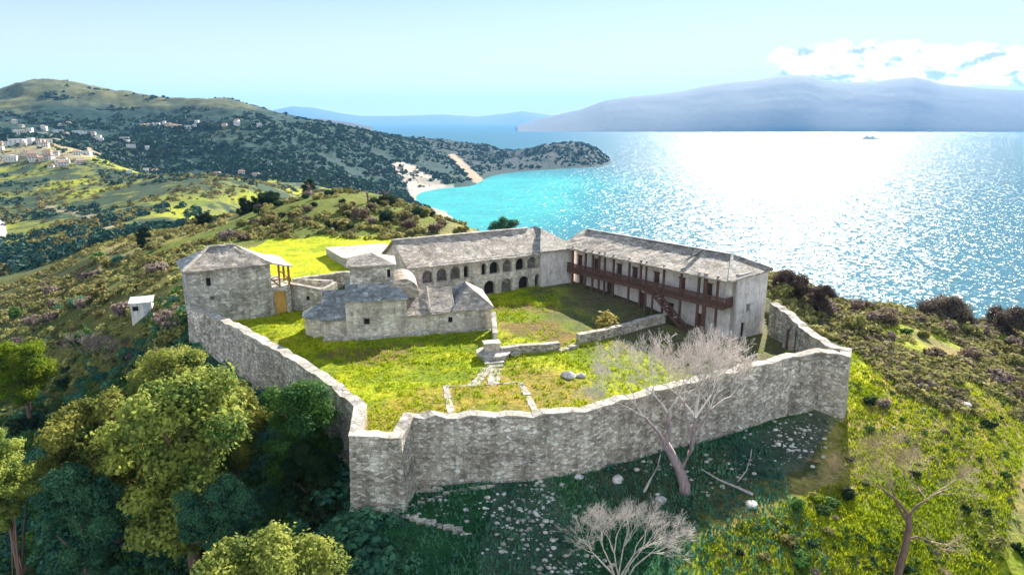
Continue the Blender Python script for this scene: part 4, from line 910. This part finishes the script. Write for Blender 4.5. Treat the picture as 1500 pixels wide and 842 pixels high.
def tube(V, F, pts, rad, n=5):
    o = len(V); pts = [Vector(p) for p in pts]
    for i, p in enumerate(pts):
        d = (pts[min(i + 1, len(pts) - 1)] - pts[max(i - 1, 0)]).normalized(); x = d.cross(Vector((.3, .2, 1)) if abs(d.z) < .9 else Vector((1, .1, 0))).normalized(); y = d.cross(x)
        for q in range(n):
            t = 2 * math.pi * q / n; V.append(p + (x * math.cos(t) + y * math.sin(t)) * rad[i])
    for i in range(len(pts) - 1):
        for q in range(n): F.append((o + i * n + q, o + i * n + (q + 1) % n, o + (i + 1) * n + (q + 1) % n, o + (i + 1) * n + q))
    F.append(tuple(o + (len(pts) - 1) * n + q for q in range(n)))
def pymesh(name, V, F, smooth=True):
    me = bpy.data.meshes.new(name); me.from_pydata([tuple(v) for v in V], [], F); me.update()
    if smooth:
        for p in me.polygons: p.use_smooth = True
    return me
def tree_meshes(seed, n=9000, size=.42, tall=1.0):
    "unit tree: crown about radius 1 round (0,0,z); scaled on placing.  Returns crown + trunk meshes for a crown of radius R=5"
    r = random.Random(seed); Rr = 5.0; blobs = []
    for k in range(52):
        th = r.uniform(0, 6.28); cz_ = r.uniform(-1, 1); q = math.sqrt(1 - cz_ * cz_) * r.uniform(.35, .95); rr = r.uniform(.13, .29) * Rr
        tz = cz_ * r.uniform(.6, .86) * Rr * tall * (1.7 if cz_ < 0 else 1.0)
        blobs.append((q * Rr * math.cos(th), q * Rr * math.sin(th), tz + 9, rr * r.uniform(.8, 1.3), rr * r.uniform(.8, 1.3), rr * .8))
    for k in range(5): blobs.append((r.uniform(-1.4, 1.4), r.uniform(-1.4, 1.4), 9 + r.uniform(-.9, .3) * Rr * tall, .34 * Rr, .34 * Rr, .36 * Rr))
    cm = leaf_mesh('crown', blobs, n, size, seed, shell=.5)
    V, F = [], []; h = 9.0
    tube(V, F, [(0, 0, -1.5), (.1, 0, 1), (.2, .1, h * .45), (.1, .2, h * .8), (0, 0, h * 1.15)], [.6, .45, .34, .22, .08], 7)
    for b in blobs[:9]: 
        z0 = h * r.uniform(.35, .7); tube(V, F, [(.15, .1, z0), (b[0] * .45, b[1] * .45, (z0 + b[2]) / 2 + .4), (b[0], b[1], b[2])], [.2, .13, .04], 5)
    return cm, pymesh('trunk', V, F)
TREES = [tree_meshes(s, 38000, .29, t) for s, t in ((3, 1.15), (5, 1.0), (9, 1.3), (13, .85))]
CRW = {}
def put_tree(name, px, py, Y, rad, leaf, label, k=0, group=None, drop=None):
    c = PY(px, py, Y); z = gz(c.x, c.y); sc = rad / 5.0
    root = empty(name, (c.x, c.y, z), random.uniform(0, 6.28), label, 'tree', group)
    cm, tm = TREES[k]
    if (k, leaf) not in CRW: CRW[(k, leaf)] = cm.copy(); CRW[(k, leaf)].materials.append(M[leaf])
    cr = bpy.data.objects.new('crown', CRW[(k, leaf)]); COL.objects.link(cr); cr.parent = root; cr.scale = (sc, sc, sc); cr.location = (0, 0, c.z - z - 9 * sc)
    tr = bpy.data.objects.new('trunk', tm.copy()); COL.objects.link(tr); tr.data.materials.append(M['bark2']); tr.parent = root; kz = max(.3, (c.z - z) / 9.0); tr.scale = (sc, sc, kz)
    return root
TL = 'trees on the slope left of the perimeter wall'
for a in [('broadleaf_tree', 262, 650, 50, 6.0, 'olive', 'largest olive-green tree, with a tall sunlit crown, in the foreground left of the wall', 0, TL),
          ('broadleaf_tree', 150, 640, 54, 4.6, 'olive', 'olive-green tree hugging the left side of the largest foreground tree', 1, TL),
          ('broadleaf_tree', 255, 555, 61, 3.9, 'olive', 'pale olive tree rising behind the largest foreground tree, close to the perimeter wall', 1, TL),
          ('broadleaf_tree', 335, 605, 56, 3.2, 'olive', 'small olive tree between the largest foreground tree and the dark green tree', 2, TL),
          ('broadleaf_tree', 440, 618, 54, 3.9, 'green', 'dark green tree standing against the left wall near the bastion', 0, TL),
          ('broadleaf_tree', 28, 532, 88, 3.9, 'bright', 'rounded bright yellow-green tree at the left edge', 1, TL),
          ('broadleaf_tree', 2, 690, 47, 2.7, 'olive', 'olive tree half cut off by the left edge of the picture', 2, TL),
          ('broadleaf_tree', 380, 868, 37, 4.6, 'olive', 'pale olive tree crown rising from the bottom edge, left of centre', 1, TL),
          ('broadleaf_tree', 452, 690, 51, 2.3, 'darkg', 'low dark tree between the dark green tree and the bastion', 2, TL),
          ('broadleaf_tree', 120, 745, 47, 3.2, 'teal', 'shaded blue-green tree below the largest foreground tree', 2, TL),
          ('broadleaf_tree', 320, 740, 46, 2.8, 'teal', 'shaded blue-green tree at the right foot of the largest foreground tree', 1, TL)]: put_tree(*a)
HB = 'dark trees on the hill behind the monastery'
for a in [('hill_tree', 562, 313, 186, 5.2, 'darkg', 'largest dark rounded tree on the hill behind the church', 0, HB), ('hill_tree', 540, 318, 184, 3.4, 'darkg', 'dark tree touching the left side of the largest hill tree', 1, HB),
          ('hill_tree', 452, 276, 226, 2.6, 'darkg', 'small dark tree on the skyline of the near hill', 2, HB), ('hill_tree', 455, 296, 205, 2.8, 'darkg', 'dark tree just below the skyline tree on the near hill', 0, HB),
          ('hill_tree', 398, 294, 205, 3.6, 'darkg', 'right tree of the dark clump on the left shoulder of the near hill', 1, HB), ('hill_tree', 380, 300, 202, 3.4, 'darkg', 'middle tree of the dark clump on the left shoulder of the near hill', 0, HB),
          ('hill_tree', 360, 308, 198, 3.0, 'darkg', 'left tree of the dark clump on the left shoulder of the near hill', 2, HB), ('hill_tree', 300, 322, 200, 2.6, 'darkg', 'dark tree standing alone above the tower house roof', 1, HB),
          ('hill_tree', 210, 347, 175, 2.2, 'darkg', 'upright dark tree left of the tower house roof', 2, HB), ('hill_tree', 742, 336, 150, 3.4, 'teal', 'blue-green rounded tree peeping over the arcaded roof against the sea', 1, HB)]: put_tree(*a)

# shrubs: a handful of prototypes, copied
def shrub_mesh(seed, n, size, open_=.4):
    r = random.Random(seed); bl = [(0, 0, .5, .7, .7, .55)]
    for k in range(6): a = r.uniform(0, 6.28); q = r.uniform(.3, .65); bl.append((q * math.cos(a), q * math.sin(a), r.uniform(.25, .8), r.uniform(.28, .45), r.uniform(.28, .45), r.uniform(.25, .4)))
    return leaf_mesh('foliage', bl, n, size, seed, shell=open_, wild=.5)
SH = [shrub_mesh(101 + i, 620, .26, .3) for i in range(5)]
SHC = {}
def put_shrub(name, px, py, rad, leaf, label, group, xy=None, hk=1.0):
    if xy is None:
        h = hit(px, py)
        if h is None: return
    else: h = Vector((xy[0], xy[1], gz(*xy)))
    k = random.randrange(5); key = (k, leaf)
    if key not in SHC: me = SH[k].copy(); me.materials.append(M[leaf]); SHC[key] = me
    o = bpy.data.objects.new(name, SHC[key]); COL.objects.link(o); o.location = h; o.rotation_euler = (0, 0, random.uniform(0, 6.28)); o.scale = (rad * random.uniform(.9, 1.15), rad * random.uniform(.9, 1.15), rad * hk * random.uniform(.85, 1.15))
    return tag(o, label, 'shrub', group)
def sow(n, poly, kinds, rmin, rmax, where, group, skip=(), pw=1.6):
    xs = [p[0] for p in poly]; ys = [p[1] for p in poly]; done = 0; tries = 0
    while done < n and tries < n * 60:
        tries += 1; px, py = random.uniform(min(xs), max(xs)), random.uniform(min(ys), max(ys))
        if not in_poly([px], [py], poly)[0]: continue
        leaf, word = random.choices([k[:2] for k in kinds], [k[2] for k in kinds])[0]
        rad = rmin + (rmax - rmin) * random.random() ** pw
        h = hit(px, py)
        if h is None or in_poly([h.x], [h.y], YARD)[0] or h.z < -100 or (190 < px < 232 and 432 < py < 492): continue
        size = 'small' if rad < rmin + (rmax - rmin) * .3 else 'medium-sized' if rad < rmin + (rmax - rmin) * .65 else 'large'
        put_shrub('shrub', px, py, rad, leaf, f'{size} {word} shrub {where}', group, (h.x, h.y)); done += 1
sow(64, [(0, 545), (120, 505), (300, 560), (420, 640), (500, 740), (560, 842), (0, 842)], [('teal', 'shaded blue-green', 3), ('darkg', 'dark green', 2), ('green', 'leafy green', 1)], .9, 2.2, 'in the dark thicket left of the wall', 'shrubs in the thicket left of the wall')
sow(52, [(0, 420), (120, 385), (245, 362), (250, 470), (285, 530), (140, 535), (0, 510)], [('mauve', 'leafless mauve', 3), ('scrub', 'olive', 3), ('green', 'green', 1), ('teal', 'blue-green', 1.2), ('brown', 'brown', 1)], 1.0, 2.6, 'on the scrubby slope left of the tower house', 'shrubs left of the tower house')
sow(56, [(262, 352), (300, 322), (450, 284), (600, 296), (700, 334), (715, 349), (600, 352), (552, 338), (470, 338), (380, 352), (300, 372)], [('brown', 'brown', 2), ('scrub', 'olive', 3), ('darkg', 'dark green', 1.3), ('mauve', 'mauve', .7)], 1.1, 2.6, 'on the hill behind the monastery', 'shrubs on the hill behind')
sow(62, [(1132, 428), (1200, 436), (1300, 452), (1400, 466), (1500, 482), (1500, 610), (1420, 560), (1340, 515), (1260, 500), (1195, 470)], [('scrub', 'olive', 3), ('mauve', 'mauve', 2), ('brown', 'brown', 2), ('green', 'green', .6)], .7, 1.9, 'in the scrub between the right wall and the sea', 'shrubs between the wall and the sea')
sow(44, [(1250, 560), (1500, 620), (1500, 842), (1050, 842), (1060, 780), (1240, 700)], [('green', 'green', 2), ('darkg', 'dark green', 2), ('scrub', 'olive', 1), ('mauve', 'mauve', 1)], .25, .85, 'on the sunlit grass slope at the right', 'shrubs on the sunlit right slope')
for a in [('bush', 1382, 466, 112, 5.0, 'plum', 'largest rounded purple-brown bush on the edge above the sea', 3), ('bush', 1476, 475, 112, 4.0, 'plum', 'purple-brown bush near the right edge of the picture, above the sea', 3),
          ('bush', 1156, 417, 104, 3.0, 'plum', 'brown bush directly behind the end wall of the whitewashed building', 3), ('bush', 1205, 432, 100, 2.0, 'plum', 'low brown bush right of the bush behind the whitewashed building', 3)]: put_tree(*a)['category'] = 'bush'
for a in [('yellow_bush', 886, 486, 1.7, 'straw', 'straw-yellow bush in the courtyard by the broken low wall', None),
          ('bright_bush', 1168, 748, .8, 'green', 'bright green clump of leaves on the sunlit slope below the bastion corner', None), ('bright_bush', 1200, 738, .6, 'bright', 'small bright yellow-green bush right of the green clump below the bastion', None)]: put_shrub(*a)

# bare trees
def bare(seed, base, stems, levels, spread, twig_r, up=.25, kids=(2, 3)):
    r = random.Random(seed); Vt, Ft = [], []
    def grow(p, d, L, rad, lev):
        nonlocal Vt, Ft
        k = 3; pts = [p]; q = p; dd = d
        for i in range(k):
            dd = (dd + Vector((r.gauss(0, .14), r.gauss(0, .14), r.gauss(0, .1) + up * .12))).normalized(); q = q + dd * (L / k); pts.append(q)
        r1 = max(rad * .62, twig_r * .5); tube(Vt, Ft, pts, [rad + (r1 - rad) * i / k for i in range(k + 1)], 6 if rad > .1 else 3)
        if lev <= 0: return
        for c in range(r.randint(*kids) + (2 if lev <= 2 else 0)):
            st = pts[-1] if c < 2 else pts[r.randint(1, k)]
            v = Vector((r.gauss(0, 1), r.gauss(0, 1), r.gauss(0, .7))); v = (v - dd * v.dot(dd)).normalized()
            grow(st, (dd + v * spread * r.uniform(.5, 1.2) + Vector((0, 0, up * .3))).normalized(), L * r.uniform(.62, .86), r1 * r.uniform(.6, .85), lev - 1)
    res = []
    for pts, rad, L, lev in stems:
        V, F, Vt, Ft = [], [], [], []
        pts = [Vector(p) for p in pts]; n = len(pts); r1 = rad * .6
        tube(V, F, pts, [rad + (r1 - rad) * i / (n - 1) for i in range(n)], 8)
        d = (pts[-1] - pts[-2]).normalized()
        for c in range(4 if lev else 0):
            v = Vector((r.gauss(0, 1), r.gauss(0, .8), r.gauss(0, .5))); grow(pts[-1], (d + v * .5).normalized(), L * r.uniform(.85, 1.1), r1 * .75, lev)
        res.append((V, F, Vt, Ft))
    return res
def put_bare(name, px, py, seed, stems, spread, twig_r, label, bm_='bark', tm='twig', up=.25, cat='bare tree', parts=('trunk', 'twig'), group=None):
    h = hit(px, py); root = empty(name, h, 0, label, cat, group)
    for i, (V, F, Vt, Ft) in enumerate(bare(seed, h, stems, 4, spread, twig_r, up)):
        lb = link(parts[0] if i == 0 else 'limb' if parts[0] == 'trunk' else parts[0], pymesh('limb', V, F), M[bm_], root)
        if Vt: link('branches', pymesh('branches', Vt, Ft), M[tm], lb)
    return root
put_bare('bare_tree', 1003, 722, 11, [([(0, 0, -.6), (0, .1, .6), (-.5, .4, 2.0), (-1.6, .8, 4.0)], .55, 2.0, 0), ([(-1.6, .8, 3.9), (-1.4, 1.0, 5.4), (-1.5, 1.2, 6.6)], .22, 2.3, 5), ([(-1.5, .8, 3.8), (-2.3, 1.0, 5.0), (-3.4, 1.3, 6.2)], .16, 2.2, 5), ([(-.3, .3, 2.0), (.5, .7, 3.6), (.7, 1.0, 5.2), (.8, 1.2, 6.2)], .24, 2.2, 5),
     ([(.7, 1, 5.0), (1.6, 1.3, 6.0), (2.1, 1.5, 6.8)], .12, 1.9, 5), ([(.6, .9, 4.4), (.1, 1.3, 6.0), (-.1, 1.6, 7.4)], .14, 2.2, 5)], .58, .021, 'large bare grey-pink tree with a leaning trunk in front of the front wall', 'bark3', 'twig', .3)
def stick(root_xy, ptsr, label): pass
def fallen(px, py, pts, rad, label):
    h = hit(px, py); V, F = [], []; tube(V, F, pts, [rad * (1 - .75 * i / (len(pts) - 1)) for i in range(len(pts))], 5); o = link('fallen_branch', pymesh('fallen_branch', V, F), M['bark']); o.location = h; return tag(o, label, 'branch', 'broken branches round the bare tree')
fallen(943, 722, [(0, 0, 0), (.5, .3, .9), (1.1, .5, 2.0), (1.4, .7, 3.2)], .14, 'pale broken branch propped up left of the bare tree trunk')
fallen(1095, 722, [(.3, -.4, .1), (-.9, .1, .5), (-2.4, .5, 1.0), (-3.8, .8, 1.8)], .15, 'pale fallen branch lying right of the bare tree trunk')
fallen(1080, 706, [(0, 0, 0), (.8, .3, .9), (1.2, .6, 2.1), (1.25, .7, 2.8)], .08, 'thin curved broken branch standing at the right of the fallen branch')
put_bare('bare_tree', 1312, 850, 23, [([(-.3, -.6, -.6), (.1, 0, .8), (.5, .3, 2.4), (.7, .5, 4.0), (.6, .6, 5.2)], .32, 1.5, 0), ([(.6, .6, 5.1), (-.3, .8, 6.2), (-1.4, 1.0, 7.0)], .13, 1.5, 5), ([(.6, .6, 5.0), (1.2, .8, 5.7), (2.0, 1.0, 6.1)], .12, 1.5, 5), ([(.5, .4, 3.2), (1.5, .6, 3.3), (2.6, .7, 2.8)], .09, 1.2, 4), ([(.5, .5, 4.6), (0, 1.2, 5.6), (-.2, 1.8, 6.6)], .1, 1.4, 5)], .6, .011, 'dark brown bare tree with a twisted trunk at the bottom right', 'bark2', 'drytwig', .15)
put_bare('bare_shrub', 905, 850, 31, [([(random.uniform(-.4, .4), random.uniform(-.4, .4), -.4), (x * .5, y * .5, 1.0), (x, y, 2.0)], .07, 1.2, 4) for x, y in ((-1.8, .2), (-1.0, .6), (-.3, .1), (.4, .7), (1.1, .1), (1.7, .6), (2.3, .2))], .5, .010, 'spreading pale leafless shrub at the bottom edge, right of centre', 'bark', 'twig', .12, 'bare shrub', ('stem', 'twig'))
put_bare('bare_tree', 372, 596, 37, [([(0, 0, -.6), (0, 0, 1.5), (.1, .1, 2.8)], .09, 1.1, 3)], .55, .012, 'small pale bare tree against the left wall', 'bark', 'twig', .3)
for i, (px, py, lb) in enumerate([(128, 528, 'mauve leafless thorn bush on the slope below the shed'), (160, 535, 'mauve leafless thorn bush at the thicket edge, right of its twin')]):
    put_bare('bare_shrub', px, py, 41 + i, [([(0, 0, -.4), (x * .4, y * .4, .8), (x, y, 1.7)], .06, 1.1, 3) for x, y in ((-1.2, .2), (-.4, .6), (.4, -.2), (1.2, .4))], .6, .02, lb, 'bark3', 'bark3', .15, 'bare shrub', ('stem', 'twig'))

# grass tufts, rubble, far woodland : uncountable
def tufts(name, X, Y, h, wdt, leaf, nb=5, seed=1):
    r = np.random.default_rng(seed); n = len(X); Z = ground(X, Y)
    a = r.random((n, nb)) * 6.283; ln = h[:, None] * (.6 + .7 * r.random((n, nb))); lean = .35 + .5 * r.random((n, nb)); wd = wdt[:, None] * (.7 + .6 * r.random((n, nb)))
    cx = X[:, None] + r.normal(size=(n, nb)) * wdt[:, None]; cyy = Y[:, None] + r.normal(size=(n, nb)) * wdt[:, None]; z = np.repeat(Z[:, None], nb, 1) - .03
    ca, sa = np.cos(a), np.sin(a)
    p0 = np.stack([cx - sa * wd * .5, cyy + ca * wd * .5, z], -1); p1 = np.stack([cx + sa * wd * .5, cyy - ca * wd * .5, z], -1); p2 = np.stack([cx + ca * ln * lean, cyy + sa * ln * lean, z + ln], -1)
    V = np.stack([p0, p1, p2], 2).reshape(-1, 3); F = np.arange(len(V)).reshape(-1, 3); me = npmesh(name, V, F)
    v = np.repeat(np.clip(np.repeat((.5 + 1.6 * fbm(X / 3, Y / 3, 4, 91))[:, None], nb, 1).ravel() * .7 + .3 * r.random(n * nb), 0, 1), 3); vcol(me, 'leaf', np.stack([v, v, v], 1))
    return tag(link(name, me, M[leaf]), kind='stuff')
n = 15000; X = rng.uniform(-36, 34, n); Y = rng.uniform(48, 98, n); k = in_poly(X, Y, shr) & (fbm(X / 5, Y / 5, 4, 95) + .1 > rng.random(n) * .35 - .1) & ~((X > 6) & (Y > 76))
X, Y = X[k], Y[k]; tufts('grass', X, Y, rng.uniform(.12, .42, len(X)), rng.uniform(.10, .22, len(X)), 'blade', 5, 2)
n = 22000; px = rng.uniform(1040, 1500, n); u = rng.uniform(.2, .82, n); Y = np.exp(rng.uniform(math.log(38), math.log(85), n)); X = u * Y; k = ~in_poly(X, Y, YARD); X, Y = X[k], Y[k]
qx, qy = to_px(X, Y, ground(X, Y)); k = (qx > 1230 - (qy - 520) * .0) | (qy > 700 + (1240 - qx) * .45); k &= qx > 1030; X, Y = X[k], Y[k]
tufts('grass', X, Y, rng.uniform(.12, .40, len(X)), rng.uniform(.10, .2, len(X)), 'blade', 4, 3)
n = 9000; X = rng.uniform(-22, 24, n); Y = rng.uniform(38, 64, n); k = ~in_poly(X, Y, YARD); X, Y = X[k], Y[k]
tufts('undergrowth', X, Y, rng.uniform(.12, .45, len(X)), rng.uniform(.12, .25, len(X)), 'teal', 4, 4)
def rubble():
    bx = bmesh.new(); bmesh.ops.create_icosphere(bx, subdivisions=1, radius=1); v0 = np.array([v.co[:] for v in bx.verts]); f0 = np.array([[v.index for v in f.verts] for f in bx.faces]); bx.free()
    P2 = []
    for (cx, cyy, rx, ry, n) in [(775, 755, 55, 55, 420), (1160, 640, 75, 40, 300), (640, 742, 90, 25, 70), (930, 690, 120, 40, 90), (1060, 700, 60, 30, 90), (830, 830, 60, 25, 120), (1330, 600, 110, 50, 60)]:
        for _ in range(int(n * .7)): P2.append((rng.normal(cx, rx * .55), rng.normal(cyy, ry * .55)))
    V, F = [], []
    for px, py in P2:
        h = hit(px, py)
        if h is None or in_poly([h.x], [h.y], YARD)[0]: continue
        s = .05 + .19 * rng.random() ** 3; v = v0 * (1 + rng.normal(size=v0.shape) * .16) * s * np.array((1.2, 1, .65)) + np.array(h) + np.array((0, 0, s * .3)); F.append(f0 + len(V) * len(v0)); V.append(v)
    tag(link('rubble', npmesh('rubble', np.concatenate(V), np.concatenate(F)), M['rock']), kind='stuff')
rubble()
SHED = hit(210, 461)
def woodland(name, n, y0, y1, u0, u1, smin, smax, keep, leaf, seed, q=9, lf=1.0):
    r = np.random.default_rng(seed); u = r.uniform(u0, u1, n); Y = np.exp(r.uniform(math.log(y0), math.log(y1), n)); X = u * Y; Z = bil(TZ, X, Y)
    k = keep(X, Y, Z, r) & (Z > -101) & ~((abs(X - SHED.x) < 3.2) & (Y > SHED.y - 9) & (Y < SHED.y + 2.5)); qx, qy = to_px(X, Y, Z); k &= ~(in_poly(qx, qy, [(572, 240), (592, 236), (640, 262), (655, 272), (625, 284), (600, 284), (590, 262)]) & (r.random(n) < .8)) & ~in_poly(qx, qy, [(655, 226), (668, 226), (708, 263), (712, 270), (695, 268)])
    X, Y, Z = X[k], Y[k], Z[k]; n = len(X); s = smin + (smax - smin) * r.random(n) ** 2
    d = r.normal(size=(n, q, 3)); d /= np.linalg.norm(d, axis=2)[..., None]; d[..., 2] = abs(d[..., 2]); c = np.stack([X, Y, Z], 1)[:, None] + d * s[:, None, None] * np.array((1, 1, .9)) * (.75 if lf == 1 else r.uniform(.55, 1.05, (n, q, 1)))
    nn = d + r.normal(size=d.shape) * .5; nn /= np.linalg.norm(nn, axis=2)[..., None]; t = np.cross(nn, r.normal(size=d.shape)); t /= np.linalg.norm(t, axis=2)[..., None]; b = np.cross(nn, t); L = (s[:, None] * lf * r.uniform(.5, .9, (n, q)))[..., None]
    V = np.stack([c - t * L, c - b * L, c + t * L, c + b * L], 2).reshape(-1, 3); me = npmesh(name, V, np.arange(len(V)).reshape(-1, 4)); v = np.repeat(np.clip(r.random(n) * .8 + .2 * r.random(n), 0, 1), q * 4); vcol(me, 'leaf', np.stack([v, v, v], 1)); tag(link(name, me, M[leaf]), kind='stuff')
woodland('scrubland', 9000, 120, 330, -1.0, .1, .4, 1.5, lambda X, Y, Z, r: (fbm(X / 14, Y / 14, 4, 7) > -.02) & ~in_poly(X, Y, YARD) & ~((X > -60) & (Y < 150)), 'scrub', 11, 26, .45)
woodland('scrubland', 9000, 240, 980, -1.1, -.1, .8, 3.2, lambda X, Y, Z, r: fbm(X / 40, Y / 40, 4, 8) > .0, 'scrub', 12, 26, .45)
woodland('woodland', 9000, 240, 980, -1.1, -.1, 1.0, 3.6, lambda X, Y, Z, r: fbm(X / 60, Y / 60, 4, 9) > .03, 'far', 13, 26, .45)
woodland('woodland', 48000, 950, 2450, -1.0, .18, 1.3, 6.2, lambda X, Y, Z, r: fbm(X / 90, Y / 90, 4, 10) * 1.0 + .22 > r.random(len(X)) * .3 + np.clip((Z + 10) / 300, 0, .25), 'far', 14, 7)
woodland('undergrowth', 4200, 30, 100, -1.2, -.12, .35, 1.5, lambda X, Y, Z, r: ~in_poly(X, Y, YARD) & (X < -13 - (Y < 47) * (r.random(len(X)) * 6 - 6)), 'teal', 16, 150, .17)
woodland('undergrowth', 2200, 30, 105, -1.2, -.16, .4, 1.8, lambda X, Y, Z, r: ~in_poly(X, Y, YARD) & (X < -15), 'green', 17, 150, .16)
woodland('scrubland', 2600, 84, 150, -1.0, -.42, .3, 1.2, lambda X, Y, Z, r: ~in_poly(X, Y, YARD) & (fbm(X / 9, Y / 9, 4, 7) > -.05), 'scrub', 18, 40, .38)
woodland('scrubland', 9000, 70, 140, .3, .95, .25, .9, lambda X, Y, Z, r: (fbm(X / 8, Y / 8, 4, 12) > -.04 - np.clip((Y - 90) / 150, 0, .12)) & ~in_poly(X, Y, YARD) & (X > 44 - np.clip((Y - 84) * .4, 0, 9)), 'scrub', 15, 30, .42)
woodland('scrubland', 4200, 70, 140, .3, .95, .25, .9, lambda X, Y, Z, r: (fbm(X / 8, Y / 8, 4, 12) > .0) & ~in_poly(X, Y, YARD) & (X > 44), 'plum', 19, 30, .42)
woodland('undergrowth', 3600, 38, 80, .32, .9, .08, .38, lambda X, Y, Z, r: (fbm(X / 5, Y / 5, 4, 13) > .02) & ~in_poly(X, Y, YARD) & (X > 19 + (Y < 52) * 0) & ((X > 38) | (Y < 49)), 'scrub', 20, 24, .42)
woodland('undergrowth', 2600, 38, 80, .32, .9, .08, .45, lambda X, Y, Z, r: (fbm(X / 5, Y / 5, 4, 14) > .06) & ~in_poly(X, Y, YARD) & ((X > 38) | (Y < 49)), 'green', 21, 24, .42)

# ------------------------------------------------------------------ shed, far houses, ship
def shed():
    h = SHED; root = empty('shed', h, R(20), 'small white roofed shed on the slope left of the tower house', 'shed')
    MB().box(-1.5, -1.1, -1.5, 1.5, 1.1, 2.2).build('wall', M['hwhite'], root); MB().slab([(-1.7, -1.3, 2.3), (1.7, -1.3, 2.3), (1.7, 1.3, 2.75), (-1.7, 1.3, 2.75)], .12).build('roof', M['metal'], root)
    MB().box(.3, -1.16, .2, 1.1, -1.103, 1.95).build('door', M['steel'], root); MB().box(-1.2, -1.15, 1.0, -.4, -1.103, 1.7).build('window', M['dark'], root)
shed()
def house_proto(k, wm, rm):
    root = empty('village_house', (0, 0, 0), 0, 'x', 'house'); w_, d_, h_ = [(11, 9, 6.5), (14, 10, 5.5), (9, 9, 9), (22, 11, 7)][k]
    MB().box(-w_ / 2, -d_ / 2, -5, w_ / 2, d_ / 2, h_).build('wall', wm, root)
    if k in (0, 1):
        mb = MB(); gable_roof(mb, -w_ / 2, w_ / 2, -d_ / 2, d_ / 2, h_ + .05, h_ + 2.4, .25, .6, 3, 3); mb.build('roof', rm, root)
    else: MB().box(-w_ / 2 - .3, -d_ / 2 - .3, h_ + .003, w_ / 2 + .3, d_ / 2 + .3, h_ + .5).build('roof', rm, root)
    nx = 2 if k == 2 else 3
    for z in ([1.2] if k == 1 else [1.0, 4.0]):
        for i in range(nx): x = -w_ / 2 + w_ * (i + .5) / nx; MB().box(x - .8, -d_ / 2 - .06, z, x + .8, -d_ / 2 - .003, z + 1.6).build('window', M['glass'], root)
    return root
HP = [house_proto(0, M['hwhite'], M['hroof']), house_proto(1, M['hcream'], M['hroof']), house_proto(2, M['hwhite'], M['hroof2']), house_proto(3, M['hwhite'], M['hroof2'])]
used = set()
def put_house(px, py, k, label, group, sc=1.0):
    h = hit(px, py, 150)
    if h is None or h.z < -100: return
    o = HP[k] if k not in used else copy_tree(HP[k]); used.add(k)
    o.location = h; o.rotation_euler = (0, 0, math.atan2(-h.x, h.y) * .6 + random.uniform(-.5, .5)); o.scale = (sc,) * 3; tag(o, label, 'house', group)
KW = ['white house with a clay hipped roof', 'cream house with a clay hipped roof', 'tall white flat roofed house', 'long white flat roofed house']
def cluster(pts, where, group):
    for px, py in pts: k = random.choices([0, 1, 2, 3], [3, 3, 3, 1.2])[0]; put_house(px, py, k, f'{KW[k]} {where}', group, random.uniform(.5, .9))
r_ = random.Random(5)
cluster([(r_.uniform(0, 75), r_.uniform(206, 238)) for _ in range(22)], 'in the village at the left edge', 'houses of the village at the left edge')
cluster([(r_.uniform(75, 128), r_.uniform(226, 256)) for _ in range(8)], 'on the spur right of the village', 'houses on the spur')
cluster([(r_.uniform(20, 145), r_.uniform(180, 200)) for _ in range(16)], 'on the lower slope of the left mountain', 'houses low on the left mountain')
cluster([(r_.uniform(205, 290), r_.gauss(185, 3)) for _ in range(13)] + [(r_.uniform(320, 380), r_.gauss(184, 2)) for _ in range(6)], 'in the row halfway up the mountain', 'houses halfway up the mountain')
cluster([(r_.uniform(125, 185), r_.gauss(207, 2)) for _ in range(5)] + [(192, 216), (216, 219), (100, 182)], 'below the mountain row', 'houses below the mountain row')
cluster([(190, 256), (214, 254), (228, 254), (318, 257), (354, 257), (375, 259)], 'on the crest of the green hill', 'houses on the green hill crest')
def ship():
    p = P(1275, 204, -105); root = empty('ferry', p, R(12), 'distant white ferry on the glittering strait below the mountain', 'ship')
    poly = [(-58, -8), (40, -8), (60, 0), (40, 8), (-58, 8), (-60, 0)]; MB().prism(poly, -2, [7, 7, 10, 7, 7, 7]).build('hull', M['steel'], root)
    MB().box(-50, -7, 7, 30, 7, 13).box(-40, -6, 13, 20, 6, 17).build('superstructure', M['hwhite'], root); MB().box(10, -6.5, 17, 24, 6.5, 21).build('bridge', M['hwhite'], root); MB().prism([(-30, -3), (-22, -3), (-22, 3), (-30, 3)], 17, 26).build('funnel', M['hroof'], root); MB().bar((16, 0, 21), (16, 0, 32), 1).build('mast', M['steel'], root)
ship()
